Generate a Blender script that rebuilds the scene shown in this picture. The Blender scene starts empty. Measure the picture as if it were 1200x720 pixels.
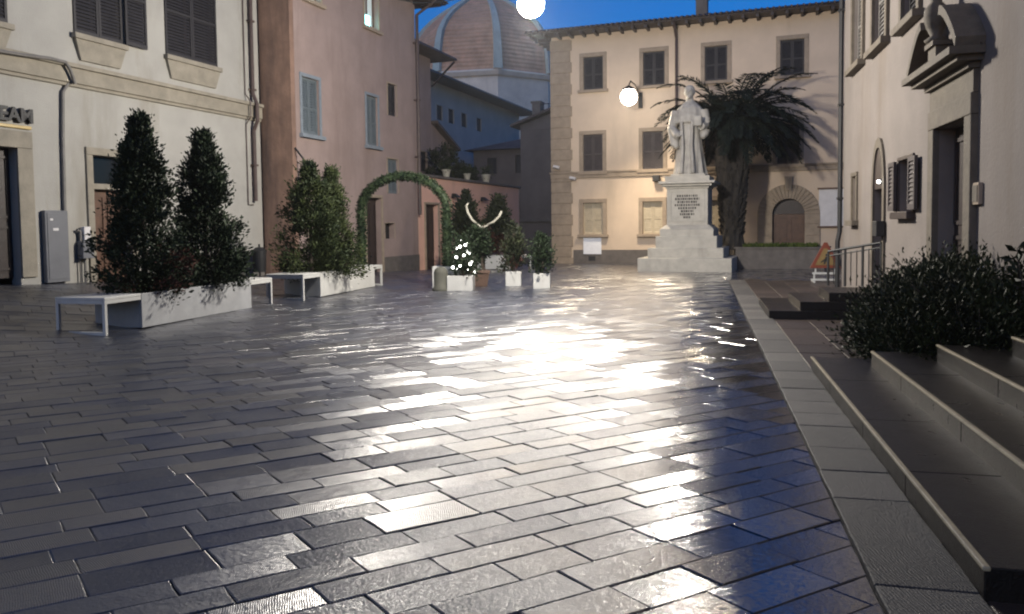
import bpy, bmesh, math, random
from mathutils import Vector, Matrix, noise
random.seed(7)
rnd = random.random
def U(a, b): return a + (b - a) * rnd()
rad = math.radians
S = bpy.context.scene
C = S.collection

# ------------------------------------------------------------------ camera model
FPX = 930.0; PITCH = rad(3.0); ROLL = 0.012; EYE = 1.5
CYP = 266 + FPX * math.tan(PITCH)
cF = Vector((0, math.cos(PITCH), -math.sin(PITCH)))
_r0 = Vector((1, 0, 0)); _u0 = Vector((0, math.sin(PITCH), math.cos(PITCH)))
cR = _r0 * math.cos(ROLL) - _u0 * math.sin(ROLL)
cU = _r0 * math.sin(ROLL) + _u0 * math.cos(ROLL)
def ray(px, py):
    return cF + cR * ((px - 600) / FPX) + cU * ((CYP - py) / FPX)
AX = Vector((math.sin(rad(20.1)), math.cos(rad(20.1)), 0))      # direction of the left facades
BX = Vector((AX.y, -AX.x, 0))                                   # direction of the facade at the far end
TX = Vector((math.sin(rad(13.5)), math.cos(rad(13.5)), 0))      # direction of the right facade and kerb
NX = Vector((TX.y, -TX.x, 0))
def gz(x, y):
    dd = BX.x * x + BX.y * y + 13.87
    w = min(1, max(0, 1 - dd / 5.0)); w = w * w * (3 - 2 * w)
    base = max(-1.0, min(.6, .53 - .04 * (y - 14.6)))
    return base * w
def gnd(px, py, z=None):
    d = ray(px, py); h = 0.0 if z is None else z
    for _ in range(40):
        t = (h - EYE) / d.z; x, y = d.x * t, d.y * t
        if z is not None: break
        h = .6 * h + .4 * gz(x, y)
    return Vector((x, y, h))
def atY(px, py, Y):
    d = ray(px, py); t = Y / d.y
    return Vector((d.x * t, Y, EYE + d.z * t))

# ------------------------------------------------------------------ materials
def mat(name):
    m = bpy.data.materials.new(name); m.use_nodes = True
    return m, m.node_tree.nodes, m.node_tree.links, m.node_tree.nodes['Principled BSDF']
def simple(name, col, rough=.7, metal=0., var=.25, scale=6., bump=.15, bscale=40., spec=.5, stain=None):
    """surface with two scales of noise in colour, optional stains, and a fine bump"""
    m, N, L, P = mat(name)
    tc = N.new('ShaderNodeTexCoord')
    n1 = N.new('ShaderNodeTexNoise'); n1.inputs['Scale'].default_value = scale; n1.inputs['Detail'].default_value = 8; n1.inputs['Roughness'].default_value = .65
    L.new(tc.outputs['Object'], n1.inputs['Vector'])
    cr = N.new('ShaderNodeValToRGB'); L.new(n1.outputs['Fac'], cr.inputs['Fac'])
    cr.color_ramp.elements[0].position = .3; cr.color_ramp.elements[1].position = .7
    cr.color_ramp.elements[0].color = tuple(c * (1 - var) for c in col) + (1,)
    cr.color_ramp.elements[1].color = tuple(min(1, c * (1 + var * .6)) for c in col) + (1,)
    out = cr.outputs['Color']
    if stain:
        n2 = N.new('ShaderNodeTexNoise'); n2.inputs['Scale'].default_value = stain[1]; n2.inputs['Detail'].default_value = 10; n2.inputs['Roughness'].default_value = .7
        mp = N.new('ShaderNodeMapping'); mp.inputs['Scale'].default_value = (1, 1, .16)
        L.new(tc.outputs['Object'], mp.inputs['Vector']); L.new(mp.outputs['Vector'], n2.inputs['Vector'])
        c2 = N.new('ShaderNodeValToRGB'); c2.color_ramp.elements[0].position = stain[2]; c2.color_ramp.elements[1].position = stain[2] + .18
        L.new(n2.outputs['Fac'], c2.inputs['Fac'])
        mx = N.new('ShaderNodeMix'); mx.data_type = 'RGBA'; mx.inputs['B'].default_value = tuple(stain[0]) + (1,)
        ml = N.new('ShaderNodeMath'); ml.operation = 'MULTIPLY'; ml.inputs[1].default_value = stain[3]
        L.new(c2.outputs['Color'], ml.inputs[0]); L.new(ml.outputs[0], mx.inputs['Factor'])
        L.new(out, mx.inputs['A']); out = mx.outputs['Result']
    L.new(out, P.inputs['Base Color'])
    P.inputs['Roughness'].default_value = rough; P.inputs['Metallic'].default_value = metal
    P.inputs['Specular IOR Level'].default_value = spec
    if bump:
        n3 = N.new('ShaderNodeTexNoise'); n3.inputs['Scale'].default_value = bscale; n3.inputs['Detail'].default_value = 6
        L.new(tc.outputs['Object'], n3.inputs['Vector'])
        b = N.new('ShaderNodeBump'); b.inputs['Strength'].default_value = bump; b.inputs['Distance'].default_value = .02
        L.new(n3.outputs['Fac'], b.inputs['Height']); L.new(b.outputs['Normal'], P.inputs['Normal'])
    return m
def emit(name, col, strength):
    m, N, L, P = mat(name)
    P.inputs['Base Color'].default_value = (.8, .8, .8, 1)
    P.inputs['Emission Color'].default_value = tuple(col) + (1,); P.inputs['Emission Strength'].default_value = strength
    return m
def leaf_mat(name, c0, c1, scale=3.):
    m, N, L, P = mat(name)
    tc = N.new('ShaderNodeTexCoord'); n = N.new('ShaderNodeTexNoise'); n.inputs['Scale'].default_value = scale; n.inputs['Detail'].default_value = 5
    L.new(tc.outputs['Object'], n.inputs['Vector'])
    cr = N.new('ShaderNodeValToRGB'); cr.color_ramp.elements[0].position = .35; cr.color_ramp.elements[1].position = .65
    cr.color_ramp.elements[0].color = tuple(c0) + (1,); cr.color_ramp.elements[1].color = tuple(c1) + (1,)
    L.new(n.outputs['Fac'], cr.inputs['Fac']); L.new(cr.outputs['Color'], P.inputs['Base Color'])
    P.inputs['Roughness'].default_value = .55; P.inputs['Specular IOR Level'].default_value = .18
    return m
def tile_mat(name, col, scale=9.):
    m, N, L, P = mat(name)
    tc = N.new('ShaderNodeTexCoord')
    w = N.new('ShaderNodeTexWave'); w.inputs['Scale'].default_value = scale / 6.28 * 1.6; w.bands_direction = 'X'
    L.new(tc.outputs['Object'], w.inputs['Vector'])
    n = N.new('ShaderNodeTexNoise'); n.inputs['Scale'].default_value = 2.5; n.inputs['Detail'].default_value = 8
    L.new(tc.outputs['Object'], n.inputs['Vector'])
    cr = N.new('ShaderNodeValToRGB'); cr.color_ramp.elements[0].position = .3; cr.color_ramp.elements[1].position = .7
    cr.color_ramp.elements[0].color = tuple(c * .6 for c in col) + (1,); cr.color_ramp.elements[1].color = tuple(col) + (1,)
    L.new(n.outputs['Fac'], cr.inputs['Fac']); L.new(cr.outputs['Color'], P.inputs['Base Color'])
    b = N.new('ShaderNodeBump'); b.inputs['Strength'].default_value = .8; b.inputs['Distance'].default_value = .05
    L.new(w.outputs['Fac'], b.inputs['Height']); L.new(b.outputs['Normal'], P.inputs['Normal'])
    P.inputs['Roughness'].default_value = .7
    return m

M = {}
M['white_plaster'] = simple('white_plaster', (.34, .33, .305), .9, var=.12, scale=1.4, bump=.25, bscale=30, stain=((.22, .20, .16), .9, .53, .7))
M['pink_plaster'] = simple('pink_plaster', (.29, .22, .20), .9, var=.16, scale=1.2, bump=.3, bscale=25, stain=((.20, .145, .125), .8, .5, .7))
M['corner_plaster'] = simple('corner_plaster', (.24, .15, .11), .9, var=.3, scale=1.6, bump=.5, bscale=12, stain=((.07, .05, .045), .75, .46, .9))
M['terrace_plaster'] = simple('terrace_plaster', (.70, .43, .34), .9, var=.12, scale=1.2, bump=.25, bscale=25, stain=((.36, .22, .18), 1.0, .58, .5))
M['cream_plaster'] = simple('cream_plaster', (.56, .45, .345), .9, var=.1, scale=1.2, bump=.2, bscale=25, stain=((.34, .28, .21), .7, .55, .5))
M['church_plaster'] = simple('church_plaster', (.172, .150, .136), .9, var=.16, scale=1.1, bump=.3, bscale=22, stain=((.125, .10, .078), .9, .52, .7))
M['blue_plaster'] = simple('grey_plaster', (.42, .40, .38), .9, var=.15, scale=.8, bump=.2)
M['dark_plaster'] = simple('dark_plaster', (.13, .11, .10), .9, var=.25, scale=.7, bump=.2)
M['sandstone'] = simple('grey_sandstone', (.25, .225, .18), .8, var=.22, scale=4, bump=.3, bscale=30)
M['brown_stone'] = simple('brown_stone', (.30, .24, .18), .85, var=.22, scale=4, bump=.3, bscale=30)
M['dark_stone'] = simple('dark_stone', (.12, .105, .095), .75, var=.3, scale=4, bump=.3, bscale=30)
M['church_stone'] = simple('church_stone', (.11, .092, .07), .8, var=.3, scale=5, bump=.35, bscale=30)
M['marble'] = simple('weathered_marble', (.42, .395, .345), .6, var=.2, scale=3.5, bump=.15, bscale=30, stain=((.22, .20, .17), 2.2, .56, .6))
M['grey_marble'] = simple('dull_grey_marble', (.38, .36, .325), .65, var=.3, scale=4, bump=.15, bscale=30, stain=((.11, .10, .09), 2.0, .5, .7))
M['ink'] = simple('dark_inscription', (.06, .055, .05), .8, bump=0)
M['step_edge_glint'] = simple('golden_edge_glint', (.34, .29, .19), .35, var=.3, scale=8, bump=.2, bscale=30)  # golden light along the step edges, painted as a pale strip
M['dark_shutter'] = simple('dark_shutter_paint', (.022, .020, .022), .65, var=.3, scale=5, bump=.1)
M['brown_shutter'] = simple('brown_shutter_paint', (.045, .035, .035), .65, var=.3, scale=5, bump=.1)
M['blue_shutter'] = simple('grey_blue_shutter_paint', (.11, .135, .15), .6, var=.2, scale=6, bump=.1)
M['blue_frame'] = simple('pale_blue_window_frame', (.19, .22, .25), .6, var=.2, scale=6, bump=.1)
M['beige_shutter'] = simple('beige_shutter_paint', (.42, .36, .26), .6, var=.15, scale=6, bump=.1)
M['brown_wood'] = simple('brown_wood', (.10, .05, .03), .55, var=.35, scale=7, bump=.25, bscale=20)
M['dark_wood'] = simple('dark_wood', (.03, .02, .018), .5, var=.35, scale=7, bump=.25, bscale=20)
M['glass'] = simple('dark_glass', (.012, .014, .018), .08, bump=0, var=.1)
M['teal_glass'] = simple('teal_glass', (.012, .035, .04), .1, bump=0, var=.3, scale=2)
M['iron'] = simple('black_iron', (.012, .012, .013), .6, metal=0, var=.3, bump=.1)
M['copper_pipe'] = simple('brown_pipe_paint', (.075, .05, .045), .5, var=.3, bump=.1)
M['grey_pipe'] = simple('grey_pipe_paint', (.16, .15, .14), .6, var=.3, bump=.1)
M['grey_metal'] = simple('grey_metal_paint', (.13, .135, .15), .5, var=.15, scale=3, bump=.1)
M['white_paint'] = simple('white_painted_wood', (.43, .43, .415), .45, var=.1, scale=3, bump=.1, bscale=14, stain=((.34, .33, .31), 2.2, .56, .7))
M['planter_wood'] = simple('whitewashed_wood', (.27, .275, .285), .5, var=.18, scale=3, bump=.15, bscale=14, stain=((.24, .24, .25), 1.8, .5, .7))
M['soil'] = simple('dark_soil', (.03, .022, .016), .9, bump=.5)
M['bark'] = simple('bark', (.06, .045, .035), .9, var=.4, bump=.6, bscale=25)
M['palm_bark'] = simple('palm_bark', (.025, .021, .018), .9, var=.5, scale=9, bump=.9, bscale=14)
M['laurel'] = leaf_mat('dark_laurel_leaves', (.006, .012, .006), (.024, .038, .018), 4)
M['laurel2'] = leaf_mat('mid_green_laurel_leaves', (.009, .017, .007), (.045, .058, .019), 3)
M['conifer'] = leaf_mat('dark_conifer_leaves', (.010, .014, .009), (.035, .042, .02), 4)
M['red_leaf'] = leaf_mat('reddish_leaves', (.03, .010, .009), (.075, .03, .02), 4)
M['garland'] = leaf_mat('garland_leaves', (.009, .018, .009), (.033, .05, .022), 5)
M['bush'] = leaf_mat('bush_leaves', (.004, .006, .003), (.026, .034, .012), 3)
M['palm_leaf'] = leaf_mat('palm_leaves', (.004, .007, .007), (.012, .017, .013), 2)
M['palm_leaf'].node_tree.nodes['Principled BSDF'].inputs['Specular IOR Level'].default_value = .08
M['hedge'] = leaf_mat('bed_plants', (.03, .05, .012), (.10, .13, .03), 3)
M['terracotta'] = simple('terracotta_pot', (.085, .05, .036), .7, var=.25, bump=.15)
M['pale_pot'] = simple('pale_pot', (.45, .42, .34), .7, var=.2, bump=.1)
M['antler'] = simple('cream_antler_paint', (.25, .24, .20), .5, var=.1, bump=.05)
M['paper'] = simple('white_paper', (.75, .77, .82), .7, var=.08, bump=.1, bscale=8)
M['bulb'] = emit('fairy_light_bulb', (1, .98, .92), 7)
M['globe'] = emit('lamp_globe', (1, .93, .80), 28)
M['globe2'] = emit('wall_lamp_globe', (1, .90, .74), 14)
M['lit_cyan'] = emit('lit_window_glass', (.30, .85, .85), .9)
M['lit_white'] = emit('lit_window_lamp', (.25, .92, .92), 3)
M['dim_cyan'] = emit('dim_window_glass', (.10, .30, .32), .12)
M['roof_tile'] = tile_mat('roof_tiles', (.10, .075, .065))
M['blue_roof'] = tile_mat('slate_brown_roof', (.09, .08, .085))
M['red_paint'] = simple('red_sign_paint', (.15, .035, .018), .5, var=.15, bump=0)
M['yellow_paint'] = simple('yellow_sign_paint', (.18, .12, .045), .5, var=.15, bump=0)
M['black_paint'] = simple('black_paint', (.015, .015, .016), .6, var=.2, bump=0)
M['gold_paint'] = simple('gold_letters', (.45, .32, .10), .4, var=.2, bump=0)
M['board_white'] = simple('notice_board_face', (.62, .60, .60), .6, var=.15, scale=3, bump=.05)
M['grey_rubber'] = simple('grey_green_stone', (.06, .06, .048), .8, var=.25, scale=5, bump=.3)

# ------------------------------------------------------------------ mesh builder
class MB:
    def __init__(s): s.v = []; s.f = []; s.mi = []; s.cur = 0
    def mi_(s, i): s.cur = i; return s
    def face(s, idx): s.f.append(tuple(idx)); s.mi.append(s.cur)
    def poly(s, pts):
        n = len(s.v); s.v += [tuple(p) for p in pts]; s.face(range(n, n + len(pts)))
    def box(s, x0, x1, y0, y1, z0, z1):
        if x0 > x1: x0, x1 = x1, x0
        if y0 > y1: y0, y1 = y1, y0
        if z0 > z1: z0, z1 = z1, z0
        n = len(s.v)
        s.v += [(x0, y0, z0), (x1, y0, z0), (x1, y1, z0), (x0, y1, z0), (x0, y0, z1), (x1, y0, z1), (x1, y1, z1), (x0, y1, z1)]
        for q in ((0, 3, 2, 1), (4, 5, 6, 7), (0, 1, 5, 4), (1, 2, 6, 5), (2, 3, 7, 6), (3, 0, 4, 7)): s.face([n + k for k in q])
        return s
    def hexa(s, b, t):
        n = len(s.v); s.v += [tuple(p) for p in b] + [tuple(p) for p in t]; k = len(b)
        s.face([n + i for i in range(k)][::-1]); s.face([n + k + i for i in range(k)])
        for i in range(k): s.face([n + i, n + (i + 1) % k, n + k + (i + 1) % k, n + k + i])
        return s
    def prism(s, pts, axis_a, axis_b):
        """extrude polygon pts between offset vectors a and b"""
        return s.hexa([Vector(p) + Vector(axis_a) for p in pts], [Vector(p) + Vector(axis_b) for p in pts])
    def tube(s, pts, r, n=8, cap=True):
        pts = [Vector(p) for p in pts]; rs = r if isinstance(r, (list, tuple)) else [r] * len(pts)
        base = len(s.v); up = None
        for i, p in enumerate(pts):
            d = (pts[min(i + 1, len(pts) - 1)] - pts[max(i - 1, 0)]).normalized()
            if up is None:
                up = Vector((0, 0, 1)) if abs(d.z) < .9 else Vector((1, 0, 0))
            a = d.cross(up).normalized(); b = a.cross(d).normalized(); up = b
            for k in range(n):
                t = 2 * math.pi * k / n
                s.v.append(tuple(p + (a * math.cos(t) + b * math.sin(t)) * rs[i]))
        for i in range(len(pts) - 1):
            for k in range(n):
                s.face((base + i * n + k, base + i * n + (k + 1) % n, base + (i + 1) * n + (k + 1) % n, base + (i + 1) * n + k))
        if cap:
            s.face([base + k for k in range(n)][::-1]); s.face([base + (len(pts) - 1) * n + k for k in range(n)])
        return s
    def lathe(s, prof, n=24, c=(0, 0, 0), fn=None, sx=1, sy=1, rot=0):
        base = len(s.v)
        for (r, z) in prof:
            for k in range(n):
                t = 2 * math.pi * k / n + rot; rr = r * (fn(t, z) if fn else 1)
                s.v.append((c[0] + rr * math.cos(t) * sx, c[1] + rr * math.sin(t) * sy, c[2] + z))
        for i in range(len(prof) - 1):
            for k in range(n):
                s.face((base + i * n + k, base + i * n + (k + 1) % n, base + (i + 1) * n + (k + 1) % n, base + (i + 1) * n + k))
        s.face([base + k for k in range(n)][::-1]); s.face([base + (len(prof) - 1) * n + k for k in range(n)])
        return s
    def ball(s, c, r, n=12, sz=1, sx=1, sy=1):
        prof = [(r * math.sin(math.pi * i / n) + 1e-4, -r * sz * math.cos(math.pi * i / n)) for i in range(n + 1)]
        return s.lathe(prof, n * 2, c, sx=sx, sy=sy)
    def leaf(s, p, size, outward, w=.5):
        d = Vector((U(-1, 1), U(-1, 1), U(-.6, 1))) + outward * 1.1
        if d.length < 1e-3: d = Vector((0, 0, 1))
        d.normalize(); q = Vector((U(-1, 1), U(-1, 1), U(-1, 1))); a = d.cross(q)
        if a.length < 1e-3: return
        a.normalize(); n = d.cross(a) * (size * .12)
        l = size * U(.45, 1.4); p = Vector(p)
        s.poly((p, p + d * l * .5 + a * l * w * .5 + n, p + d * l, p + d * l * .5 - a * l * w * .5 + n))
    def build(s, name, mats, parent=None, smooth=False, bevel=0, loc=None, rotz=None, fix=True):
        me = bpy.data.meshes.new(name); me.from_pydata(s.v, [], s.f)
        if not isinstance(mats, (list, tuple)): mats = [mats]
        for m in mats: me.materials.append(M[m] if isinstance(m, str) else m)
        if len(mats) > 1: me.polygons.foreach_set('material_index', s.mi)
        if fix:
            bm = bmesh.new(); bm.from_mesh(me); bmesh.ops.recalc_face_normals(bm, faces=bm.faces); bm.to_mesh(me); bm.free()
        if smooth: me.polygons.foreach_set('use_smooth', [True] * len(me.polygons))
        me.update()
        o = bpy.data.objects.new(name, me); C.objects.link(o)
        if parent: o.parent = parent
        if loc is not None: o.location = loc
        if rotz is not None: o.rotation_euler.z = rotz
        if bevel:
            b = o.modifiers.new('bevel', 'BEVEL'); b.width = bevel; b.segments = 2; b.limit_method = 'ANGLE'
        return o
def tag(o, label=None, cat=None, group=None, kind=None):
    if label: o['label'] = label
    if cat: o['category'] = cat
    if group: o['group'] = group
    if kind: o['kind'] = kind
    return o
def empty(name, loc, rotz=0, label=None, cat=None, group=None):
    o = bpy.data.objects.new(name, None); C.objects.link(o); o.location = loc; o.rotation_euler.z = rotz
    o.empty_display_size = .2
    return tag(o, label, cat, group)
def copy_tree(o, parent=None):
    c = o.copy(); C.objects.link(c)
    if parent: c.parent = parent
    for ch in [x for x in C.objects if x.parent == o]: copy_tree(ch, c)
    return c

# ------------------------------------------------------------------ facades
class Facade:
    """x along the facade to the right as one faces it, y into the building, z up"""
    def __init__(s, name, O, xd, label, cat):
        s.O = Vector((O[0], O[1], 0)); s.X = Vector(xd).normalized(); s.Y = Vector((-s.X.y, s.X.x, 0))
        s.root = empty(name, s.O, math.atan2(s.X.y, s.X.x), label, cat); s.op = []
    def px(s, px, py, y=0):
        d = ray(px, py); n = s.Y
        q = s.O + n * y - Vector((0, 0, EYE)); t = (n.x * q.x + n.y * q.y) / (n.x * d.x + n.y * d.y)
        P = Vector((0, 0, EYE)) + d * t - s.O
        return P.dot(s.X), P.z
    def rect(s, xa, xb, yt, yb, at='m'):
        """pixel rectangle -> x0,x1,z0,z1; yt/yb read at the middle of the rectangle"""
        x0 = s.px(xa, yt)[0]; x1 = s.px(xb, yt)[0]
        pm = {'m': (xa + xb) / 2, 'l': xa, 'r': xb}[at]
        return x0, x1, s.px(pm, yb)[1], s.px(pm, yt)[1]
    def world(s, x, y, z): return s.O + s.X * x + s.Y * y + Vector((0, 0, z))
    def wall(s, x0, x1, z0, z1, depth, m, name='wall', rev=.24):
        mb = MB(); ops = [o for o in s.op]
        xs = sorted({x0, x1} | {v for o in ops for v in o[:2] if x0 < v < x1}); zs = sorted({z0, z1} | {v for o in ops for v in o[2:4] if z0 < v < z1})
        for i in range(len(xs) - 1):
            for j in range(len(zs) - 1):
                cx, cz = (xs[i] + xs[i + 1]) / 2, (zs[j] + zs[j + 1]) / 2
                if any(o[0] < cx < o[1] and o[2] < cz < o[3] for o in ops): continue
                mb.poly(((xs[i], 0, zs[j]), (xs[i + 1], 0, zs[j]), (xs[i + 1], 0, zs[j + 1]), (xs[i], 0, zs[j + 1])))
        for o in ops:
            a, b, c, d = o[:4]; r = rev
            mb.poly(((a, 0, c), (a, r, c), (a, r, d), (a, 0, d))); mb.poly(((b, 0, c), (b, 0, d), (b, r, d), (b, r, c)))
            mb.poly(((a, 0, d), (a, r, d), (b, r, d), (b, 0, d))); mb.poly(((a, 0, c), (b, 0, c), (b, r, c), (a, r, c)))
        mb.poly(((x0, 0, z0), (x0, depth, z0), (x0, depth, z1), (x0, 0, z1))); mb.poly(((x1, 0, z0), (x1, 0, z1), (x1, depth, z1), (x1, depth, z0)))
        mb.poly(((x0, depth, z0), (x1, depth, z0), (x1, depth, z1), (x0, depth, z1))); mb.poly(((x0, 0, z1), (x1, 0, z1), (x1, depth, z1), (x0, depth, z1)))
        return mb.build(name, m, s.root, fix=False)

def louvre_leaf(x0, x1, y0, y1, z0, z1, slats=True):
    mb = MB(); w = .055; h = z1 - z0
    mb.box(x0, x0 + w, y0, y1, z0, z1); mb.box(x1 - w, x1, y0, y1, z0, z1)
    mb.box(x0 + w, x1 - w, y0, y1, z0, z0 + w * 1.4); mb.box(x0 + w, x1 - w, y0, y1, z1 - w * 1.2, z1)
    if h > 1: mb.box(x0 + w, x1 - w, y0, y1, z0 + h * .45, z0 + h * .45 + w)
    n = max(4, int(h / .075)); d = (h - .13) / n
    for k in range(n):
        z = z0 + .075 + k * d
        mb.hexa([(x0 + w, y0 + .004, z), (x1 - w, y0 + .004, z), (x1 - w, y0 + .012, z), (x0 + w, y0 + .012, z)],
                [(x0 + w, y1 - .012, z + d * .95), (x1 - w, y1 - .012, z + d * .95), (x1 - w, y1 - .004, z + d * .95), (x0 + w, y1 - .004, z + d * .95)])
    return mb
def window(F, r, shutter=None, frame='sandstone', b=.13, proj=.04, sill=True, pane='glass', apron=0, label=None, opened=None, yb=.06, bars=True, sillm=None):
    """an opening with stone surround, pane, optional pair of louvred leaves, sill; call before F.wall()"""
    x0, x1, z0, z1 = r; F.op.append(r)
    mb = MB()
    if b:
        mb.box(x0 - b, x0 - .002, -proj, .05, z0, z1); mb.box(x1 + .002, x1 + b, -proj, .05, z0, z1); mb.box(x0 - b, x1 + b, -proj - .004, .05, z1 + .002, z1 + b)
        fo = mb.build('window', frame, F.root, bevel=.008)
    else:
        mb.box(x0 + .002, x0 + .05, .10, .15, z0 + .002, z1 - .002); mb.box(x1 - .05, x1 - .002, .10, .15, z0 + .002, z1 - .002); mb.box(x0 + .04, x1 - .04, .101, .149, z1 - .05, z1 - .003)
        fo = mb.build('window', frame, F.root)
    if label: fo['label'] = label
    p = MB().box(x0 - .01, x1 + .01, .2, .23, z0 - .01, z1 + .01)
    p.build('pane', pane, fo)
    if bars:
        mb = MB(); cx = (x0 + x1) / 2; w = .03
        mb.box(cx - w, cx + w, .165, .198, z0 + .05, z1 - .05)
        mb.box(x0 + .004, x0 + .055, .165, .198, z0 + .05, z1 - .05); mb.box(x1 - .055, x1 - .004, .165, .198, z0 + .05, z1 - .05)
        mb.box(x0 + .004, x1 - .004, .160, .199, z0 + .004, z0 + .05); mb.box(x0 + .004, x1 - .004, .160, .199, z1 - .05, z1 - .004)
        mb.build('sash', 'blue_frame' if shutter == 'blue_shutter' else 'brown_wood', fo)
    if shutter and not opened:
        cx = (x0 + x1) / 2
        louvre_leaf(x0 + .006, cx - .004, yb, yb + .045, z0 + .006, z1 - .006).build('shutter', shutter, fo)
        louvre_leaf(cx + .004, x1 - .006, yb, yb + .045, z0 + .006, z1 - .006).build('shutter', shutter, fo)
    if opened:
        cx = (x0 + x1) / 2; w = (x1 - x0) / 2
        for sd in opened:
            if sd == 'l': louvre_leaf(x0 - w - .0, x0 - .02, -proj - .06, -proj - .015, z0 + .02, z1).build('shutter', shutter, fo)
            if sd == 'r': louvre_leaf(x1 + .02, x1 + w, -proj - .06, -proj - .015, z0 + .02, z1).build('shutter', shutter, fo)
            if sd == 'L': louvre_leaf(x0 + .006, cx - .004, yb, yb + .045, z0 + .006, z1 - .006).build('shutter', shutter, fo)
            if sd == 'R': louvre_leaf(cx + .004, x1 - .006, yb, yb + .045, z0 + .006, z1 - .006).build('shutter', shutter, fo)
    if sill:
        mb = MB().box(x0 - b - .06, x1 + b + .06, -proj - .09, .19, z0 - .11, z0 - .002)
        if apron:
            zt = z0 - .112
            mb.hexa([(x0 + .12, -.06, zt - apron), (x1 - .12, -.06, zt - apron), (x1 - .12, .01, zt - apron), (x0 + .12, .01, zt - apron)],
                    [(x0 - .02, -.09, zt), (x1 + .02, -.09, zt), (x1 + .02, .01, zt), (x0 - .02, .01, zt)])
        mb.build('sill', sillm or frame, fo, bevel=.008)
    return fo
def door(F, r, m='brown_wood', frame='sandstone', b=.2, proj=.05, transom=0, panels=2, label=None):
    x0, x1, z0, z1 = r; F.op.append(r)
    mb = MB()
    if b:
        mb.box(x0 - b, x0 - .002, -proj, .06, z0, z1); mb.box(x1 + .002, x1 + b, -proj, .06, z0, z1); mb.box(x0 - b, x1 + b, -proj - .004, .06, z1 + .002, z1 + b)
    if transom: mb.box(x0 + .002, x1 - .002, .02, .2, z1 - transom - .12, z1 - transom)
    fo = mb.build('doorway', frame, F.root, bevel=.01)
    zt = z1 - transom - .12 if transom else z1
    if transom: MB().box(x0, x1, .2, .22, z1 - transom, z1 + .01).build('pane', 'glass', fo)
    mb = MB().box(x0 - .01, x1 + .01, .19, .23, z0, zt)
    w = (x1 - x0) / panels
    for k in range(panels):
        a, c = x0 + k * w + .04, x0 + (k + 1) * w - .04; h = zt - z0
        for (q0, q1) in ((.06, .40), (.46, .94)):
            for (e0, e1, g0, g1) in ((a, a + .05, q0, q1), (c - .05, c, q0, q1)): mb.box(e0, e1, .165, .188, z0 + h * g0, z0 + h * g1)
            mb.box(a + .05, c - .05, .168, .188, z0 + h * q0, z0 + h * q0 + .05); mb.box(a + .05, c - .05, .168, .188, z0 + h * q1 - .05, z0 + h * q1)
    d = mb.build('door', m, fo)
    MB().ball(((x0 + x1) / 2 + .06, .14, z0 + 1.0), .03, 6).build('handle', 'iron', d, smooth=True)
    if label: fo['label'] = label
    return fo
def ground_z(F, x):
    p = F.world(x, 0, 0); return gz(p.x, p.y)

# ================================================================== GROUND AND PAVING
xs = [-400, -200, -100, -60, -40] + [-30 + i for i in range(61)] + [40, 60, 100, 200, 400]
ys = [-60, -30, -15, -8, -4] + [i * 1.0 for i in range(0, 61)] + [70, 90, 120, 200, 400, 700]
mb = MB()
for y in ys:
    for x in xs: mb.v.append((x, y, gz(x, y) - .016))
for j in range(len(ys) - 1):
    for i in range(len(xs) - 1):
        n = len(xs); mb.face((j * n + i, j * n + i + 1, (j + 1) * n + i + 1, (j + 1) * n + i))
M['joint'] = simple('dark_joint_earth', (.022, .020, .018), .5, var=.3, scale=5, bump=.3)
tag(mb.build('ground', 'joint'), 'dark earth under the paving', None, None, 'structure')

def clip(poly, f):
    out = []
    for i in range(len(poly)):
        a, b = poly[i], poly[(i + 1) % len(poly)]; fa, fb = f(a), f(b)
        if fa <= 0: out.append(a)
        if (fa <= 0) != (fb <= 0):
            t = fa / (fa - fb); out.append((a[0] + (b[0] - a[0]) * t, a[1] + (b[1] - a[1]) * t))
    return out
def lat(p): return p[0] * NX.x + p[1] * NX.y
def lon(p): return p[0] * TX.x + p[1] * TX.y

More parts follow.
